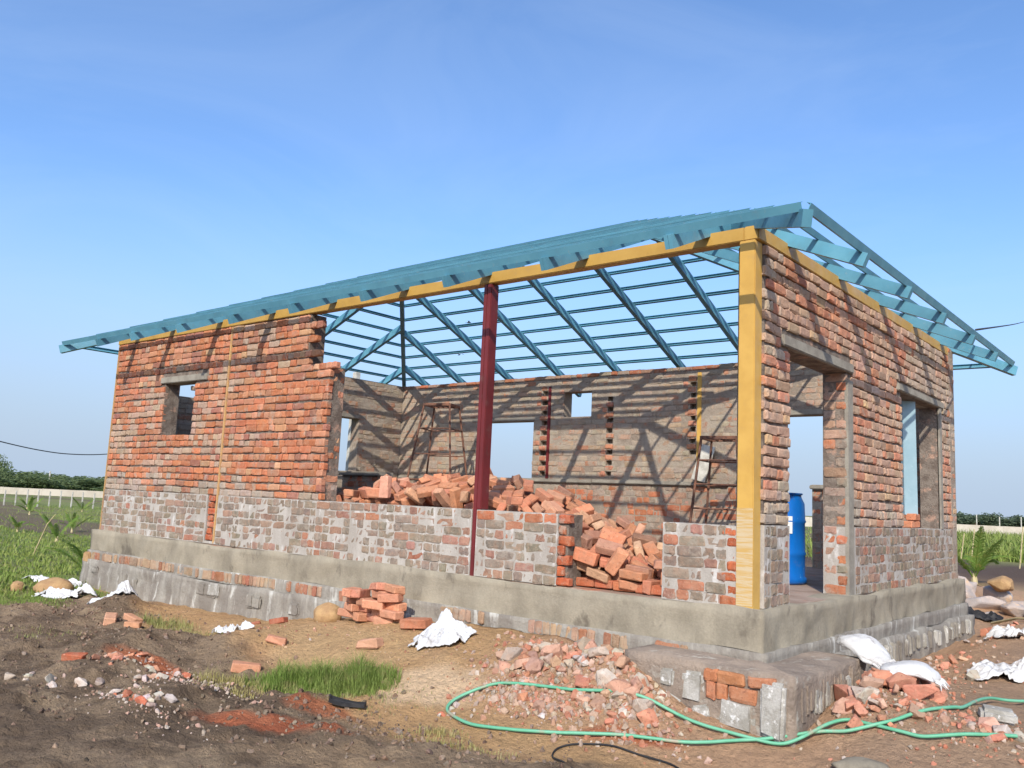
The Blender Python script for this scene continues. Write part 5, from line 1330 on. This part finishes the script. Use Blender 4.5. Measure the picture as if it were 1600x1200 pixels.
# ------------------------------------------------------------------ fence posts, far compound walls, poles, trees
for k in range(22):
    t = k / 21
    x = -52 + 8.5 * t - 1.5; y = 12.2 + 9.5 * t
    o = bevel_box('fence_post', (-.034, -.034, 0), (.034, .034, .95 + rnd(-.06, .06)), M['white_post'], None, .01); o.location = (x, y, -.88); o.rotation_euler = (rnd(-.03, .03), rnd(-.03, .03), 0)
    tag(o, 'whitewashed fence post in the row across the left field', 'fence post', 'fence posts across the left field')
def far_wall(a, b, h, label, th=.25):
    a = Vector(a); b = Vector(b); n_ = 14
    r = empty('compound_wall', ((a.x + b.x) / 2, (a.y + b.y) / 2, -.9), 0, label, 'wall')
    for k in range(n_):
        p, q = a.lerp(b, k / n_) - Vector((r.location.x, r.location.y)), a.lerp(b, (k + 1) / n_) - Vector((r.location.x, r.location.y))
        mb = MB(); mb.bar((p.x, p.y, h / 2), (q.x * .998 + p.x * .002, q.y * .998 + p.y * .002, h / 2 + rnd(-.03, .03)), th, h); mb.build('wall_panel', M['far_wall'], r)
far_wall((-98, 20), (-70, 60), .72, 'long pale compound wall below the trees at far left')
far_wall((-60, 110), (20, 128), 1.35, 'long pale compound wall across the field at far right')
for (x, y, h, lab) in ((-112, 41, 2.7, 'thin white pole against the trees at far left'), (-96, 41.5, 2.7, 'thin white pole beside the end of the house at far left'), (-31.5, 160, 3.0, 'thin white pole among the trees at far right'), (-28.4, 162, 2.8, 'second thin white pole among the far right trees'), (-25.5, 164, 2.9, 'rightmost thin white pole among the far right trees')):
    mb = MB(); mb.tube([(x, y, -.9), (x, y, -.86 + h)], .09, 6); tag(mb.build('utility_pole', M['white_post']), lab, 'pole')

def crown_mesh(rx, ry, rz_, n_, leaf, mat, lobes=9):
    V = np.zeros((n_ * 4, 3)); F = []
    cs = [(rnd(-.7, .7) * rx, rnd(-.7, .7) * ry, rnd(-.25, .75) * rz_, rnd(.3, .55)) for _ in range(lobes)]
    for i in range(n_):
        cx, cy, cz, r_ = random.choice(cs)
        d = Vector((random.gauss(0, 1), random.gauss(0, 1), random.gauss(0, 1))).normalized() * r_ * random.random() ** .4
        p = Vector((cx + d.x * rx, cy + d.y * ry, cz + d.z * rz_))
        a = Vector((rnd(-1, 1), rnd(-1, 1), rnd(-.6, .6))).normalized(); b = a.cross(Vector((rnd(-1, 1), rnd(-1, 1), rnd(-1, 1)))).normalized()
        s = leaf * rnd(.5, 1.3)
        V[i * 4:i * 4 + 4] = [p + a * s, p + b * s * .55, p - a * s, p - b * s * .55]; F.append((i * 4, i * 4 + 1, i * 4 + 2, i * 4 + 3))
    me = bpy.data.meshes.new('crown'); me.from_pydata(V.tolist(), [], F); me.update(); me.materials.append(mat); return me
CR = [crown_mesh(1, 1, 1, 2600, .075, M['tree_leaf'], 12) for _ in range(4)]
CRF = [crown_mesh(1, 1, 1, 1400, .09, M['far_leaf'], 10) for _ in range(3)]
mbt = MB()
mbt.tube([(0, 0, 0), (.05, 0, .45), (-.03, .04, .95)], [.07, .055, .03], 6)
for k in range(4):
    a = k * 1.6; mbt.tube([(.03, 0, .5), (.25 * math.cos(a), .25 * math.sin(a), .9), (.5 * math.cos(a), .5 * math.sin(a), 1.15)], [.035, .022, .01], 5)
TRUNK = mbt.mesh('trunk', M['bark'])
def tree(x, y, h, w, label, group, crowns):
    r = empty('tree', (x, y, -.88), rnd(0, 6), label, 'tree', group)
    t = bpy.data.objects.new('trunk', TRUNK); COL.objects.link(t); t.parent = r; t.scale = (w * .8, w * .8, h * .55)
    c = bpy.data.objects.new('crown', random.choice(crowns)); COL.objects.link(c); c.parent = r; c.location = (0, 0, h * .44); c.scale = (w, w, h * .62)
for k in range(46):
    a = math.radians(-74.5 + 17 * k / 45 + rnd(-.25, .25)); d = rnd(105, 150)
    x, y = CAM_POS.x + math.sin(a) * d, CAM_POS.y + math.cos(a) * d
    hgt = d / 1349 * (3 + 17 * (.5 + .5 * float(vnoise(k * .33, 2, 8)))) * rnd(.5, 1.35) + 1.5
    if k < 8: hgt *= 1.15
    tree(x, y, hgt, rnd(2.6, 4.2), 'dark green scrub tree in the belt at far left', 'scrub trees at far left', CR)
tree(CAM_POS.x + math.sin(math.radians(-70.2)) * 150, CAM_POS.y + math.cos(math.radians(-70.2)) * 150, 4.6, 1.9, 'round topped tree rising alone above the far left belt', None, CR)
for k in range(34):
    a = math.radians(-62 + 55 * k / 33 + rnd(-.5, .5)) if k < 14 else math.radians(-14.5 + 7.5 * (k - 14) / 19 + rnd(-.15, .15))
    d = rnd(185, 240); x, y = CAM_POS.x + math.sin(a) * d, CAM_POS.y + math.cos(a) * d
    tree(x, y, 1.55 + d / 1349 * rnd(5, 16), rnd(2.5, 4.5), 'hazy green tree in the thin line at far right', 'far trees along the right horizon', CRF) if k >= 14 else tree(x, y, 1.0 + d / 1349 * rnd(1, 6), rnd(3, 5), 'hazy low tree on the horizon seen through the openings', 'far trees behind the house', CRF)

# ------------------------------------------------------------------ wires and birds
def wire(pts, r, label):
    mb = MB(); mb.tube(smooth_path(pts, 6), r, 5); tag(mb.build('overhead_wire', M['wire'], None, True), label, 'wire')
wire([(-20.5, -.6, 2.35), (-22.2, 1.9, 1.85), (-23.6, 3.3, 1.70), (-25.0, 4.9, 1.58), (-26.3, 6.4, 1.56), (-27.4, 8.1, 1.68), (-29.2, 10.5, 2.05), (-31, 13, 2.6)], .016, 'sagging dark wire crossing the sky left of the house')
wire([(.6, 4.22, 2.76), (-1.025, 16.0, 5.2), (-2.65, 27.8, 7.68), (-4.275, 39.6, 10.16), (-5.9, 51.4, 12.64)], .012, 'dark wire running off from the right roof edge')
def bird(loc, rz, lab):
    r = empty('bird', loc, rz, lab, 'bird', 'birds over the roof'); r.scale = (.7, .7, .7)
    mb = MB(); mb.tube([(-.16, 0, 0), (-.08, 0, .01), (.04, 0, .01), (.13, 0, .02), (.17, 0, .015)], [.012, .035, .04, .022, .006], 7); mb.raw([(-.14, -.02, 0), (-.14, .02, 0), (-.25, .045, 0), (-.25, -.045, 0)], [(0, 1, 2, 3)]); mb.build('body', M['wire'], r, True)
    for s_ in (-1, 1):
        mb = MB(); mb.raw([(.06, 0, .02), (-.05, 0, .02), (-.03, s_ * .2, .09), (.07, s_ * .2, .09), (-.06, s_ * .42, .04)], [(0, 1, 2, 3), (3, 2, 4)]); mb.build('wing', M['wire'], r)
bird((-24.2, 22.7, 8.8), .6, 'highest of the three tiny dark birds seen through the roof')
bird((-25.1, 22.2, 7.9), 1.4, 'leftmost of the three tiny dark birds seen through the roof')
bird((-24.6, 22.6, 7.3), -.4, 'lowest of the three tiny dark birds seen through the roof')
